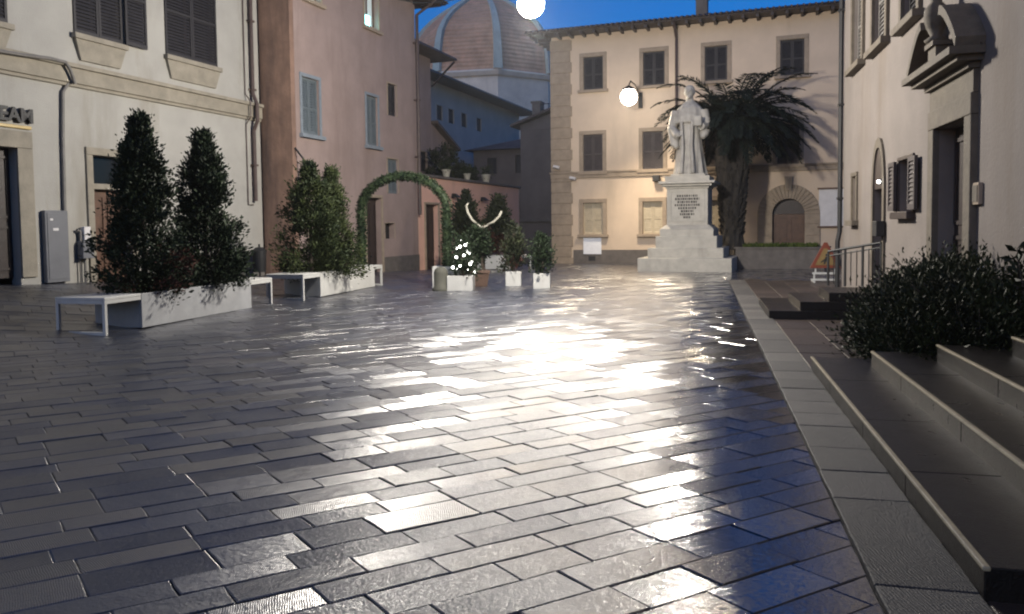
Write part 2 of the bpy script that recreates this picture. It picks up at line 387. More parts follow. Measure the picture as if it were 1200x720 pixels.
class Stones:
    def __init__(s): s.v = []; s.f = []; s.uv = []; s.col = []
    def add(s, poly, hgt=0, tilt=.008, inset=.006, drop=.0045, rot=None, r=None):
        n = len(poly)
        if n < 3: return
        cx = sum(p[0] for p in poly) / n; cy = sum(p[1] for p in poly) / n
        ar = .5 * sum(poly[i][0] * poly[(i + 1) % n][1] - poly[(i + 1) % n][0] * poly[i][1] for i in range(n))
        if abs(ar) < .004: return
        if ar < 0: poly = poly[::-1]
        tx, ty = U(-tilt, tilt), U(-tilt, tilt); h = hgt + U(-.004, .004)
        if cy < 11 and n == 4:
            P2 = []
            for i in range(4):
                a, b = poly[i], poly[(i + 1) % 4]; P2.append((a[0] + U(-.004, .004), a[1] + U(-.004, .004)))
                k_n = 3 if math.hypot(a[0] - b[0], a[1] - b[1]) > .35 else 1
                for q in range(k_n):
                    f = (q + 1) / (k_n + 1); P2.append((a[0] + (b[0] - a[0]) * f + U(-.003, .003), a[1] + (b[1] - a[1]) * f + U(-.003, .003)))
            poly = P2; n = len(poly)
        def Z(x, y): return gz(x, y) + h + tx * (x - cx) + ty * (y - cy)
        def ins(d):
            # inset each vertex along its two edges so that mitred edges stay parallel
            P = []
            for i in range(n):
                a, b, c = Vector(poly[i - 1]), Vector(poly[i]), Vector(poly[(i + 1) % n])
                e1 = (b - a); e2 = (c - b)
                if e1.length < 1e-5 or e2.length < 1e-5: P.append(tuple(b)); continue
                e1.normalize(); e2.normalize(); n1 = Vector((-e1.y, e1.x)); n2 = Vector((-e2.y, e2.x)); m = n1 + n2
                k = max(.3, 1 + n1.dot(n2)); P.append(tuple(b + m * (d / k)))
            return P
        out, inn = ins(.0018), ins(.0018 + inset)
        base = len(s.v); R = U(0, 6.28) if rot is None else rot; rv = rnd() if r is None else r; ox, oy = U(0, 50), U(0, 50)
        for (x, y) in inn: s.v.append((x, y, Z(x, y)))
        for (x, y) in out: s.v.append((x, y, Z(x, y) - drop))
        for (x, y) in out: s.v.append((x, y, gz(x, y) - .05))
        def q(i):
            x, y, _ = s.v[i]; x -= cx; y -= cy
            return (x * math.cos(R) - y * math.sin(R) + ox, x * math.sin(R) + y * math.cos(R) + oy)
        fs = [[base + i for i in range(n)]]
        for i in range(n):
            j = (i + 1) % n
            fs.append([base + n + i, base + n + j, base + j, base + i]); fs.append([base + 2 * n + i, base + 2 * n + j, base + n + j, base + n + i])
        for fa in fs:
            s.f.append(fa); s.uv += [q(i) for i in fa]; s.col += [rv] * len(fa)
    def build(s, name, m, label, kind='structure'):
        me = bpy.data.meshes.new(name); me.from_pydata(s.v, [], s.f)
        uv = me.uv_layers.new(name='stone_uv'); uv.data.foreach_set('uv', [c for q in s.uv for c in q])
        at = me.attributes.new('stone_rand', 'FLOAT', 'CORNER'); at.data.foreach_set('value', s.col)
        me.materials.append(m); me.update()
        o = bpy.data.objects.new(name, me); C.objects.link(o); return tag(o, label, None, None, kind)

def paving_mat(name, c_lo, c_hi, r_lo, r_hi, groove=1.5, gscale=21., puddle=True, bump=.4, spec=.3):
    m, N, L, P = mat(name)
    at = N.new('ShaderNodeAttribute'); at.attribute_name = 'stone_rand'
    uv = N.new('ShaderNodeUVMap'); uv.uv_map = 'stone_uv'
    tc = N.new('ShaderNodeTexCoord')
    def math_(op, a, b=None, c=None):
        n = N.new('ShaderNodeMath'); n.operation = op
        for i, x in enumerate((a, b, c)):
            if x is None: continue
            if isinstance(x, (int, float)): n.inputs[i].default_value = x
            else: L.new(x, n.inputs[i])
        return n.outputs[0]
    def contrast(x, a, b):
        m_ = N.new('ShaderNodeMapRange'); m_.inputs['From Min'].default_value = a; m_.inputs['From Max'].default_value = b; L.new(x, m_.inputs['Value']); return m_.outputs['Result']
    def noise_(scale, detail, vec, rough=.6):
        n = N.new('ShaderNodeTexNoise'); n.inputs['Scale'].default_value = scale; n.inputs['Detail'].default_value = detail; n.inputs['Roughness'].default_value = rough
        L.new(vec, n.inputs['Vector']); return n.outputs['Fac']
    wv = N.new('ShaderNodeTexWave'); wv.inputs['Scale'].default_value = gscale; wv.inputs['Distortion'].default_value = 7.0
    wv.inputs['Detail'].default_value = 2; wv.inputs['Detail Scale'].default_value = .35; L.new(uv.outputs['UV'], wv.inputs['Vector'])
    big = noise_(.55, 3, tc.outputs['Object']); mid = noise_(9, 6, tc.outputs['Object']); fine = noise_(70, 4, tc.outputs['Object'], .7)
    # base colour: each stone its own grey, mottled
    mixv = math_('ADD', math_('MULTIPLY', at.outputs['Fac'], .4), math_('MULTIPLY', math_('ADD', mid, noise_(1.7, 8, tc.outputs['Object'], .75)), .3))
    cr = N.new('ShaderNodeValToRGB'); L.new(mixv, cr.inputs['Fac']); cr.color_ramp.elements[0].position = .2; cr.color_ramp.elements[1].position = .8
    cr.color_ramp.elements[0].color = tuple(c_lo) + (1,); cr.color_ramp.elements[1].color = tuple(c_hi) + (1,)
    L.new(cr.outputs['Color'], P.inputs['Base Color'])
    # wear: 1 = worn smooth with a film of water, 0 = chiselled
    wear = math_('ADD', math_('MULTIPLY', math_('SUBTRACT', big, .5), .25), math_('MULTIPLY', math_('SUBTRACT', at.outputs['Fac'], .5), .12))
    if puddle:
        sx = N.new('ShaderNodeSeparateXYZ'); L.new(tc.outputs['Object'], sx.inputs[0])
        d = math_('ADD', math_('MULTIPLY', sx.outputs['X'], NX.x), math_('MULTIPLY', sx.outputs['Y'], NX.y))
        zone = math_('SMOOTH_MIN', math_('MAXIMUM', math_('MULTIPLY_ADD', d, 1.4, .62), 0.0), 1.0, .1)   # the worn strip along the kerb
        wear = math_('ADD', wear, zone)
    wear = math_('MINIMUM', math_('MAXIMUM', math_('SUBTRACT', wear, -.12), 0.0), 1.0)
    rough = math_('ADD', math_('MULTIPLY', math_('SUBTRACT', 1.0, wear), r_hi - r_lo), r_lo)
    rough = math_('ADD', rough, math_('MULTIPLY', math_('SUBTRACT', mid, .5), .16))
    L.new(rough, P.inputs['Roughness'])
    P.inputs['IOR'].default_value = 1.5; P.inputs['Specular IOR Level'].default_value = spec
    amp = math_('ADD', math_('MULTIPLY', math_('SUBTRACT', 1.0, wear), .88), .12)
    if puddle: P.inputs['Coat Weight'].default_value = .9; L.new(math_('MULTIPLY', rough, .62), P.inputs['Coat Roughness']); P.inputs['Coat IOR'].default_value = 1.55
    pit = math_('MULTIPLY', math_('SUBTRACT', fine, .5), 1.7)
    hgt = math_('MULTIPLY', math_('ADD', math_('MULTIPLY', math_('MULTIPLY', wv.outputs['Fac'], math_('MULTIPLY', contrast(noise_(38, 3, uv.outputs['UV']), .25, .6), contrast(noise_(4, 2, uv.outputs['UV']), -.6, .6))), groove), math_('ADD', pit, math_('MULTIPLY', mid, .55))), amp)
    b = N.new('ShaderNodeBump'); b.inputs['Strength'].default_value = bump; b.inputs['Distance'].default_value = .012
    L.new(hgt, b.inputs['Height']); L.new(b.outputs['Normal'], P.inputs['Normal'])
    if puddle: L.new(b.outputs['Normal'], P.inputs['Coat Normal'])
    return m
M['paving'] = paving_mat('wet_paving_stone', (.008, .010, .017), (.028, .031, .045), .10, .42, puddle=True, bump=.31, spec=1.0, gscale=33.)
M['kerb_pave'] = paving_mat('kerb_stone', (.030, .030, .032), (.075, .071, .068), .42, .62, groove=.6, puddle=False, bump=.6)
M['wet_step'] = paving_mat('wet_step_stone', (.006, .005, .0045), (.018, .013, .011), .10, .32, groove=0, puddle=False, bump=.3)
M['side_pave'] = paving_mat('wet_side_paving', (.025, .02, .018), (.06, .045, .038), .2, .42, groove=.3, puddle=False, bump=.35)

E1 = Vector((math.sin(rad(60.5)), math.cos(rad(60.5)))); E2 = Vector((math.sin(rad(144)), math.cos(rad(144))))
st = Stones()
def piazza_ok(p):
    x, y = p; return 0.2 < y < 44 and -16 < x < 14 and (x * BX.x + y * BX.y) > -16
O0 = Vector((-20, 18)); v = 0.0; det = E1.x * E2.y - E1.y * E2.x
v = -45.0
while v < 45:
    w = random.choice((.19, .22, .24, .24, .27)); u = -40 + U(0, .6)
    while u < 60:
        l = U(.36, .62)
        c = O0 + E1 * (u + l / 2) + E2 * (v + w / 2)
        if piazza_ok(c) and lat(c) < 1.3:
            q = [tuple(O0 + E1 * a + E2 * b) for a, b in ((u, v), (u + l, v), (u + l, v + w), (u, v + w))]
            lim = .685 if lon(c) < 21.6 else 9
            q = clip(q, lambda p: lat(p) - .685) if lon(c) < 21.9 else q
            if len(q) >= 3: st.add(q, tilt=.005)
        elif piazza_ok(c) and lon(c) > 21.9 and lat(c) < 9:
            q = [tuple(O0 + E1 * a + E2 * b) for a, b in ((u, v), (u + l, v), (u + l, v + w), (u, v + w))]
            st.add(q, tilt=.009)
        u += l
    v += w
st.build('piazza_paving', M['paving'], 'wet dark chiselled stone slabs laid diagonally across the square')
st = Stones(); s0 = -1.0
def TN(s, d): p = TX * s + NX * d; return (p.x, p.y)
while s0 < 21.6:
    l = U(.38, .62); st.add([TN(s0, .69), TN(s0 + l, .69), TN(s0 + l, 1.085), TN(s0, 1.085)], hgt=.012, tilt=.004, rot=0); s0 += l
st.build('kerb_strip', M['kerb_pave'], 'pale band of worn kerb slabs along the steps')
st = Stones(); d0 = 1.09
while d0 < 4.2:
    w = U(.42, .55); s0 = 1.5 + U(0, .5)
    while s0 < 21.8:
        l = U(.6, 1.0)
        st.add([TN(s0, d0), TN(s0 + l, d0), TN(s0 + l, min(d0 + w, 9)), TN(s0, min(d0 + w, 9))], hgt=.006, tilt=.005); s0 += l
    d0 += w
st.build('side_pavement', M['side_pave'], 'brownish wet slabs between the kerb and the church wall')

# ================================================================== STEPS
STEPROT = math.atan2(TX.x, TX.y)
def steps(name, label, n, s_near, s_far, near_in, far_in, rise, d0, tread, edges=True):
    """levels as full slabs, each set back at the far end; local x = along TX, local y = -NX ... built in world coords about its own empty"""
    o = Vector((TX * s_near + NX * d0)); root = empty(name, (o.x, o.y, 0), math.atan2(TX.y, TX.x), label, 'steps')
    # local x along TX, local y = left of TX = -NX
    ds = [0, .47, .9, 1.31, 1.75]
    for k in range(n):
        a = near_in * k; b = (s_far - s_near) - far_in * k; y1 = -ds[k]; y0 = -(3.0 - d0 if name == 'stone_steps' else 3.0 - d0)
        z0 = -.03 if k == 0 else rise * k - .02
        cuts = [a]
        while cuts[-1] < b - 1.9: cuts.append(cuts[-1] + U(1.1, 1.7))
        cuts.append(b); mb = MB()
        for q in range(len(cuts) - 1): mb.box(cuts[q] + (.003 if q else 0), cuts[q + 1] - (.003 if q < len(cuts) - 2 else 0), y0 - .001 * k, y1, z0, rise * (k + 1) - .004 + U(-.002, .001))
        sp_ = mb.build('step', 'wet_step', root, bevel=.005)
        if edges: MB().box(a - .008, b + .008, y1 - .022, y1 + .008, rise * (k + 1) - .020, rise * (k + 1)).build('edge_highlight', 'step_edge_glint', sp_, bevel=.006)
    return root
steps('stone_steps', 'wide dark wet stone steps with painted pale edge highlights at the near right corner', 5, 3.4, 8.5, .48, .5, .146, 1.08, .45)
steps('stone_steps', 'low dark stone steps below the iron railing by the pointed door', 3, 13.0, 15.3, .06, .5, .14, 1.02, .45, edges=False)

# ================================================================== WHITE BUILDING
def line_pt(off, px):
    d = ray(px, 266); t = off / (BX.x * d.x + BX.y * d.y); return Vector((d.x * t, d.y * t, 0))
PW = line_pt(-13.87, 0)
W = Facade('white_building', PW, AX, 'white plastered building with grey stone string course and dark shutters, left edge', 'building')
xe = W.px(306, 200)[0]
door(W, W.rect(-34, 18, 171, 328), 'dark_wood', b=.32, label='shop doorway with wide stone surround')
for o in [x for x in C.objects if x.name == 'door']:
    pass
W.op[-1] = (W.op[-1][0], W.op[-1][1], ground_z(W, 0) - .02, W.op[-1][3])
r = W.rect(107, 150, 184, 326); r = (r[0], r[1], ground_z(W, r[0]) - .02, r[3])
door(W, r, 'brown_wood', b=.16, transom=.58, label='brown house door with a dark transom light')
def upw(xa, xb, yb_, sides):
    x0 = W.px(xa, yb_)[0]; x1 = W.px(xb, yb_)[0]; zb = W.px((xa + xb) / 2, yb_)[1]
    return window(W, (x0, x1, zb, zb + 2.25), 'dark_shutter', 'sandstone', b=0, apron=.42, opened=sides, yb=-.03, sillm='sandstone')
upw(86, 143, 46, 'LRr'); upw(194, 254, 72, 'LR'); upw(-46, 8, 22, 'LR')
zc0 = W.px(0, 82)[1]; zc1 = W.px(0, 57)[1]
MB().box(-8, xe, -.10, .02, zc0, zc1 - .09).box(-8, xe, -.16, .02, zc1 - .088, zc1).box(-8, xe, -.06, .02, zc0 - .07, zc0 - .002).build('string_course', 'sandstone', W.root, bevel=.012)
x = -8; run = None; spans = []
while x < xe:
    a = min(x + .9, xe)
    if not any(o[2] < 1.2 and o[0] - .4 < a and o[1] + .4 > x for o in W.op):
        if spans and abs(spans[-1][1] - x) < .01: spans[-1][1] = a
        else: spans.append([x, a])
    x += .9
for a, b in spans:
    za, zb2_ = ground_z(W, a) + .62, ground_z(W, b) + .62
    MB().hexa([(a, -.025, -1), (b, -.025, -1), (b, .02, -1), (a, .02, -1)], [(a, -.025, za), (b, -.025, zb2_), (b, .02, zb2_), (a, .02, za)]).build('plinth', 'grey_pipe', W.root)
W.wall(-8, xe, -1.5, 10.5, 8, 'white_plaster')
MB().box(-8.4, xe + .0, -.8, 8, 10.5, 10.75).build('roof', 'roof_tile', W.root)
# pipes and cables
xp, zp = W.px(293, 120); zb = W.px(297, 236)[1]
mb = MB().tube([(xp, -.10, 10.5), (xp, -.10, zc1 + .25), (xp, -.22, zc1 - .05), (xp, -.22, zc0 - .1), (xp, -.10, zc0 - .35), (xp, -.10, zb)], .05, 10)
for z in (3.2, 5.2, 7, 9): mb.box(xp - .075, xp + .075, -.16, -.01, z, z + .05)
mb.build('drainpipe', 'copper_pipe', W.root, smooth=False)
xq = xp - .22
MB().tube([(xq, -.03, 10.5), (xq, -.03, zc1 + .2), (xq, -.19, zc1), (xq, -.19, zc0), (xq, -.03, zc0 - .2), (xq, -.03, zb - .1), (xp - .05, -.06, zb - .1)], .018, 6).build('cable', 'copper_pipe', W.root)
pts = [W.px(a, b, -.18) for a, b in ((-60, 46), (0, 60), (30, 65), (60, 69), (76, 73), (82, 82))]
pts2 = [W.px(a, b, -.06) for a, b in ((81, 97), (74, 108), (74, 160), (76, 240), (78, 322))]
MB().tube([(a, -.19, b) for a, b in pts] + [(pts2[0][0] + .05, -.16, zc0 - .02)] + [(a, -.05, b) for a, b in pts2], .035, 8).build('cable', 'grey_pipe', W.root)

def on(F, r, y0, y1):  # a box on a facade, in world-space thing: returns empty at its base, with local axes of the facade
    pass
def thing_on(F, name, x, z, label, cat, group=None, y=0):
    return empty(name, F.world(x, y, z), math.atan2(F.X.y, F.X.x), label, cat, group)
# utility cabinet
x0, x1, z0, z1 = W.rect(47, 74, 247, 331); z0 = ground_z(W, x0) + .02
t = thing_on(W, 'utility_cabinet', (x0 + x1) / 2, z0, 'tall flat grey metal utility cabinet on the white wall beside the shop door', 'cabinet')
w2 = (x1 - x0) / 2; h = z1 - z0
MB().box(-w2, w2, -.12, -.026, 0, h).build('body', 'grey_metal', t, bevel=.01)
MB().box(-w2 + .04, w2 - .04, -.132, -.121, .06, h - .05).build('door', 'grey_metal', t, bevel=.004)
MB().box(-.1, .02, -.137, -.133, h * .72, h * .72 + .05).build('label_plate', 'board_white', t); MB().box(-w2 + .1, -w2 + .16, -.137, -.133, h * .86, h * .86 + .04).build('label_plate', 'board_white', t)
# meter box
x0, x1, z0, z1 = W.rect(88, 101, 266, 303)
t = thing_on(W, 'meter_box', (x0 + x1) / 2, z0, 'small grey and white meter box with pipes beside the brown house door', 'meter box')
w2 = (x1 - x0) / 2; h = z1 - z0
MB().box(-w2, w2, -.2, -.03, 0, h * .55).build('body', 'grey_metal', t, bevel=.01)
MB().box(-w2 * .3, w2 * .9, -.14, -.03, h * .57, h).build('cover', 'board_white', t, bevel=.01)
MB().tube([(-w2 * .6, -.07, h * .55), (-w2 * .6, -.07, h * .85), (-w2 * 1.2, -.07, h * .9)], .03, 8).tube([(0, -.08, 0), (0, -.08, -.75)], .025, 8).tube([(-.1, -.06, 0), (-.1, -.06, -.8)], .015, 6).build('pipe', 'grey_pipe', t)
# shop sign
xa, zb = W.px(36, 145); zt = W.px(36, 129)[1]
t = thing_on(W, 'shop_sign', xa, zb, 'dark raised capital letters over a thin gold line above the shop door', 'sign', y=0)
cu = bpy.data.curves.new('lettering', 'FONT'); cu.body = 'CREAM'; cu.size = (zt - zb) * 1.38; cu.align_x = 'RIGHT'; cu.extrude = .035; cu.offset = .012
tmp = bpy.data.objects.new('lettering_curve', cu); C.objects.link(tmp); bpy.context.view_layer.update()
me = bpy.data.meshes.new_from_object(tmp.evaluated_get(bpy.context.evaluated_depsgraph_get())); bpy.data.objects.remove(tmp)
me.materials.clear(); me.materials.append(M['black_paint'])
fo = bpy.data.objects.new('lettering', me); C.objects.link(fo); fo.parent = t; fo.rotation_euler = (math.pi / 2, 0, 0); fo.location = (0, -.06, 0)
zg = W.px(30, 152)[1] - zb
MB().box(-1.9, -.02, -.05, -.004, zg, zg + .06).build('gold_strip', 'gold_paint', t, bevel=.01)

# ================================================================== PINK BUILDING
PP = line_pt(-12.97, 345)
K = Facade('pink_building', PP, AX, 'pinkish stuccoed building with stained corner, grey-blue shutters and deep eaves', 'building')
xe = K.px(489, 200)[0]
window(K, K.rect(353, 373, 92, 158), 'blue_shutter', 'blue_frame', b=.10, proj=.03, label='window with closed grey-blue shutters')
window(K, K.rect(429, 442, 113, 171), 'blue_shutter', 'blue_frame', b=.09, proj=.03)
window(K, K.rect(454, 464, 99, 136), 'dark_shutter', 'brown_stone', b=.05, proj=.02, sill=False, label='small dark window')
window(K, K.rect(426, 442, -34, 33), None, 'brown_stone', b=.08, proj=.03, pane='dim_cyan', label='upper window with a bright cyan lit pane')
f = [x for x in C.objects if x.name.startswith('window')][-1]
a = K.px(427.5, 31); b_ = K.px(438, 19)
MB().box(a[0], b_[0], .150, .162, a[1], b_[1]).build('lit_pane', 'lit_white', f)
window(K, K.rect(355, 374, -60, 1), None, 'brown_stone', b=.08, proj=.03, pane='lit_cyan', label='upper window with a dim cyan pane')
window(K, K.rect(454, 466, 187, 227), 'blue_shutter', 'brown_stone', b=.05, proj=.02, sill=False)
window(K, K.rect(451, 462, 262, 280), None, 'brown_stone', b=.03, proj=.02, sill=False, bars=False, label='small dark niche')
r = K.rect(428, 446, 232, 318); door(K, (r[0], r[1], -.4, r[3]), 'dark_wood', 'brown_stone', b=.1, label='tall dark doorway')
K.wall(0, xe, -1.5, 9.5, 9, 'pink_plaster')
# stained render on the end face that stands proud of the white facade, and the corner pilaster
MB().box(-.03, -.002, .0, .96, -1.4, 9.5).build('end_face', 'corner_plaster', K.root)
MB().box(-.036, .16, -.03, -.003, -1.4, 9.45).build('corner_strip', 'corner_plaster', K.root, bevel=.02)
MB().box(.9, xe - .05, -.03, .01, -1.4, .62).build('plinth', 'dark_stone', K.root) if False else None
mb = MB()
xa = K.px(447, 300)[0]
MB().box(xa + .12, xe, -.03, .01, -1.4, .55).build('plinth', 'dark_stone', K.root); MB().box(.17, K.px(427, 300)[0] - .12, -.03, .01, -1.4, .7).build('plinth', 'dark_stone', K.root)
# eaves
mb = MB(); e = .85
mb.box(-.6, xe + e, -e, 9, 9.5, 9.56); mb.build('eaves_board', 'dark_wood', K.root)
mb = MB(); mb.hexa([(-.7, -e - .08, 9.565), (xe + e + .08, -e - .08, 9.565), (xe + e + .08, 9.5, 9.565), (-.7, 9.5, 9.565)],
                   [(-.7, -e - .02, 9.66), (xe + e, -e - .02, 9.66), (xe - 2.5, 4.2, 11.2), (-.7, 4.2, 11.2)])
mb.build('roof', 'roof_tile', K.root)
mb = MB(); x = -.4
while x < xe + e: mb.box(x, x + .1, -e + .03, -.005, 9.38, 9.495); x += .55
mb.build('rafter', 'dark_wood', K.root)
xp = K.px(486.5, 150)[0]
mb = MB().tube([(xp, -e - .05, 9.45), (xp, -.14, 9.0), (xp, -.14, K.px(487, 252)[1])], .06, 8)
for z in (4, 6, 8): mb.box(xp - .09, xp + .09, -.2, -.01, z, z + .05)
mb.build('drainpipe', 'copper_pipe', K.root)
a = K.px(342, 195); 
MB().tube([(.05, -.05, a[1] + .5), (.05, -.3, a[1] + .2), (.1, -.32, a[1] - .2), (.1, -.28, a[1] - .3)], .025, 6).build('wall_hook', 'iron', K.root)

# ================================================================== TERRACE WALL
PT = K.world(xe, 0, 0) + BX * -.02
T = Facade('terrace_wall', PT, AX, 'long orange-pink terrace wall with round opening and dark doorway behind the potted trees', 'wall')
xt = T.px(608.5, 260)[0]
zt0 = T.px(495, 206)[1]; zt1 = T.px(608, 222)[1]; zt = (zt0 + zt1) / 2
r = T.rect(498, 513, 240, 310); door(T, (r[0], r[1], -1, r[3]), 'dark_wood', 'brown_stone', b=.08, panels=2, label='dark doorway')
oc = T.rect(571, 587, 245, 262); ocx = (oc[0] + oc[1]) / 2; ocz = (oc[2] + oc[3]) / 2; orr = (oc[3] - oc[2]) / 2
T.wall(.01, xt, -2, zt, 9, 'terrace_plaster')
MB().box(.01, xt + .08, -.1, .5, zt + .001, zt + .10).build('coping', 'dark_stone', T.root, bevel=.015)
prof = []
mb = MB(); n = 24
for k in range(n):
    t0, t1 = 2 * math.pi * k / n, 2 * math.pi * (k + 1) / n
    q = [(ocx + orr * s_ * c_, ocz + orr * s_ * d_) for s_, c_, d_ in ((1, math.cos(t0), math.sin(t0)), (1, math.cos(t1), math.sin(t1)), (1.18, math.cos(t1), math.sin(t1)), (1.18, math.cos(t0), math.sin(t0)))]
    mb.prism([(a, 0, b) for a, b in q], (0, -.05, 0), (0, .02, 0))
mb.build('round_window', 'brown_stone', T.root)
f = C.objects[-1]
mb = MB(); mb.prism([(ocx + orr * math.cos(2 * math.pi * k / n), 0, ocz + orr * math.sin(2 * math.pi * k / n)) for k in range(n)], (0, -.012, 0), (0, .02, 0)); mb.build('pane', 'glass', f)
for (a, b, lb) in ((530, 230, 'small dark wall lamp nearer the green arch'), (564, 234, 'small dark wall lamp above the potted trees, farther from the arch')):
    x, z = T.px(a, b)
    t = thing_on(T, 'wall_lamp', x, z, lb + ' on the terrace wall', 'lamp', 'unlit lamps on the terrace wall')
    MB().box(-.06, .06, -.04, -.001, -.08, .08).build('bracket', 'iron', t)
    MB().hexa([(-.2, -.32, -.06), (.2, -.32, -.06), (.2, -.04, -.06), (-.2, -.04, -.06)], [(-.08, -.14, .1), (.08, -.14, .1), (.08, -.04, .1), (-.08, -.04, .1)]).build('shade', 'iron', t)

# ================================================================== LEAF HELPERS
def clump_leaves(mb, center, n, spread, size, axis_c=None, w=.5):
    c = Vector(center)
    for _ in range(n):
        d = Vector((random.gauss(0, 1), random.gauss(0, 1), random.gauss(0, .9)))
        p = c + d * spread * .5
        out = (p - Vector(axis_c)) if axis_c is not None else d
        out = out.normalized() if out.length > 1e-4 else Vector((0, 0, 1))
        mb.leaf(p, size, out, w)
def cone_tree(name, loc, h, r, label, cat='tree', m='laurel', n_clumps=110, per=46, size=.085, group=None, lean=0, base=.12, tip=True, power=.75, red=None):
    root = empty(name, loc, U(0, 6), label, cat, group)
    mb = MB(); pts = [(0, 0, 0), (.02, 0, h * .3), (-.01, .01, h * .6), (lean, 0, h * .97)]
    mb.tube(pts, [.05, .04, .028, .008], 8)
    for k in range(14):
        z = h * U(.1, .8); t = U(0, 6.28); rr = r * (1 - z / h) ** power * .8
        mb.tube([(0, 0, z), (rr * .5 * math.cos(t), rr * .5 * math.sin(t), z + .1), (rr * math.cos(t), rr * math.sin(t), z + .25)], [.014, .009, .004], 5)
    mb.build('trunk', 'bark', root)
    mb = MB()
    for k in range(n_clumps):
        q = rnd() ** 1.15; z = h * (base + (1 - base) * q) ; t = U(0, 6.28)
        R = r * (1 - q) ** power * U(.35, 1.25) * (1 + .18 * math.sin(3 * t + z * 3)) + .03
        if q > .86: R *= .8
        if red: mb.cur = 1 if q < .28 and rnd() < red else 0
        c = (R * math.cos(t) + lean * q, R * math.sin(t), z)
        clump_leaves(mb, c, per, .17 if q < .85 else .11, size, (lean * q, 0, z - .25))
    for k in range(24):   # stray shoots that break the outline
        q = rnd() * .95; t = U(0, 6.28); z = h * (base + (1 - base) * q); R = r * (1 - q) ** power * 1.12 + .05
        mb.cur = 0
        for j in range(7):
            f = j / 6; mb.leaf(((R + .14 * f) * math.cos(t), (R + .14 * f) * math.sin(t), z + .2 * f), size, Vector((math.cos(t) * .5, math.sin(t) * .5, .9)))
    for j in range(30): mb.leaf((lean + U(-.03, .03), U(-.03, .03), h * U(.93, 1.03)), size * .8, Vector((0, 0, 1)))
    mb.build('crown', [m, 'red_leaf'], root, fix=False)
    return root
def low_shrub(name, loc, rx, ry, h, label, m='laurel', n=40, per=40, size=.07, group=None, cat='shrub'):
    root = empty(name, loc, U(0, 3), label, cat, group)
    mb = MB()
    for k in range(9):
        t = U(0, 6.28); mb.tube([(0, 0, 0), (rx * .3 * math.cos(t), ry * .3 * math.sin(t), h * .4), (rx * .7 * math.cos(t), ry * .7 * math.sin(t), h * U(.6, 1))], [.015, .01, .004], 5)
    mb.build('stem', 'bark', root)
    mb = MB()
    for k in range(n):
        t = U(0, 6.28); q = rnd() ** .5; z = h * U(.15, 1) * (1 - .4 * q * q)
        clump_leaves(mb, (rx * q * math.cos(t), ry * q * math.sin(t), z), per, .16, size, (0, 0, 0))
    mb.build('foliage', m, root, fix=False)
    return root

# ================================================================== PLANTER BENCHES AND THEIR TREES
def planter_bench(p0, heading, L, Wd, H, near=.75, far=.75, label='', m='planter_wood', zoff=0):
    """p0 = near right bottom corner of the box; local x along the length, local y to the left"""
    o = empty('planter_bench', (p0[0], p0[1], gz(p0[0], p0[1]) + zoff), math.pi / 2 - heading, label, 'planter', 'white planter benches')
    t = .035
    mb = MB(); mb.box(0, L, 0, t, 0.02, H); mb.box(0, L, Wd - t, Wd, 0.02, H); mb.box(0, t, t + .001, Wd - t - .001, 0.02, H - .002); mb.box(L - t, L, t + .001, Wd - t - .001, .02, H - .002)
    mb.box(t, L - t, t, Wd - t, .03, .06)
    mb.build('planter_box', m, o, bevel=.006)
    MB().box(t + .002, L - t - .002, t + .002, Wd - t - .002, H - .14, H - .07).build('soil', 'soil', o)
    for (a, b) in ((-near, -.004), (L + .004, L + far)):
        if abs(b - a) < .1: continue
        MB().box(a, b, 0.002, Wd - .002, H - .035, H + .004).build('seat', 'white_paint', o, bevel=.005)
        xx = a if a < 0 else b; s_ = .05; x0, x1 = (xx, xx + s_) if a < 0 else (xx - s_, xx)
        MB().box(x0, x1, .003, s_, 0, H - .036).box(x0, x1, Wd - s_, Wd - .003, 0, H - .036).box(x0, x1, s_ + .001, Wd - s_ - .001, 0, s_).box(x0, x1, s_ + .001, Wd - s_ - .001, H - .09, H - .037).build('leg_frame', 'white_paint', o, bevel=.004)
        for y0 in (.004, Wd - s_ - .003):
            xa, xb = (x1 + .001, b - .002) if a < 0 else (a + .002, x0 - .001)
            MB().box(xa, xb, y0, y0 + s_ - .002, H - .088, H - .037).build('rail', 'white_paint', o)
    return o
HD = rad(13.5)
def along(p, hd, a, b, z): # a along heading, b to the left
    return (p[0] + math.sin(hd) * a - math.cos(hd) * b, p[1] + math.cos(hd) * a + math.sin(hd) * b, gz(p[0], p[1]) + z)
p1 = gnd(167, 386); planter_bench(p1, HD, 3.0, .84, .54, label='front white planter bench at the left with two tall dark conical trees', near=.76, far=.76)
cone_tree('laurel_tree', along(p1, HD, .62, .42, .42), 2.85, .62, 'taller dark conical evergreen tree in the front white planter, nearest the bench end', m='laurel', n_clumps=260, per=90, size=.07, base=.03, group='conical trees in white planters', red=.25, power=.95)
cone_tree('laurel_tree', along(p1, HD, 2.25, .42, .42), 2.75, .54, 'dark conical evergreen tree at the far end of the front white planter', m='laurel', n_clumps=260, per=95, size=.07, base=.03, group='conical trees in white planters', power=.78)
low_shrub('low_shrub', along(p1, HD, 1.5, .40, .40), 1.2, .27, .5, 'low green shrubs filling the front planter around the feet of its two tall trees', 'laurel', n=90, size=.06)
p2 = gnd(376, 349); planter_bench(p2, HD, 2.9, .86, .54, label='middle white planter bench beside the green arch with bushy lighter trees', m='white_paint', near=.75, far=.5)
cone_tree('laurel_tree', along(p2, HD, .45, .45, .42), 2.45, .62, 'bushy lighter green tree at the near end of the middle white planter', m='laurel2', n_clumps=240, per=80, size=.065, base=.03, group='conical trees in white planters', power=.6)
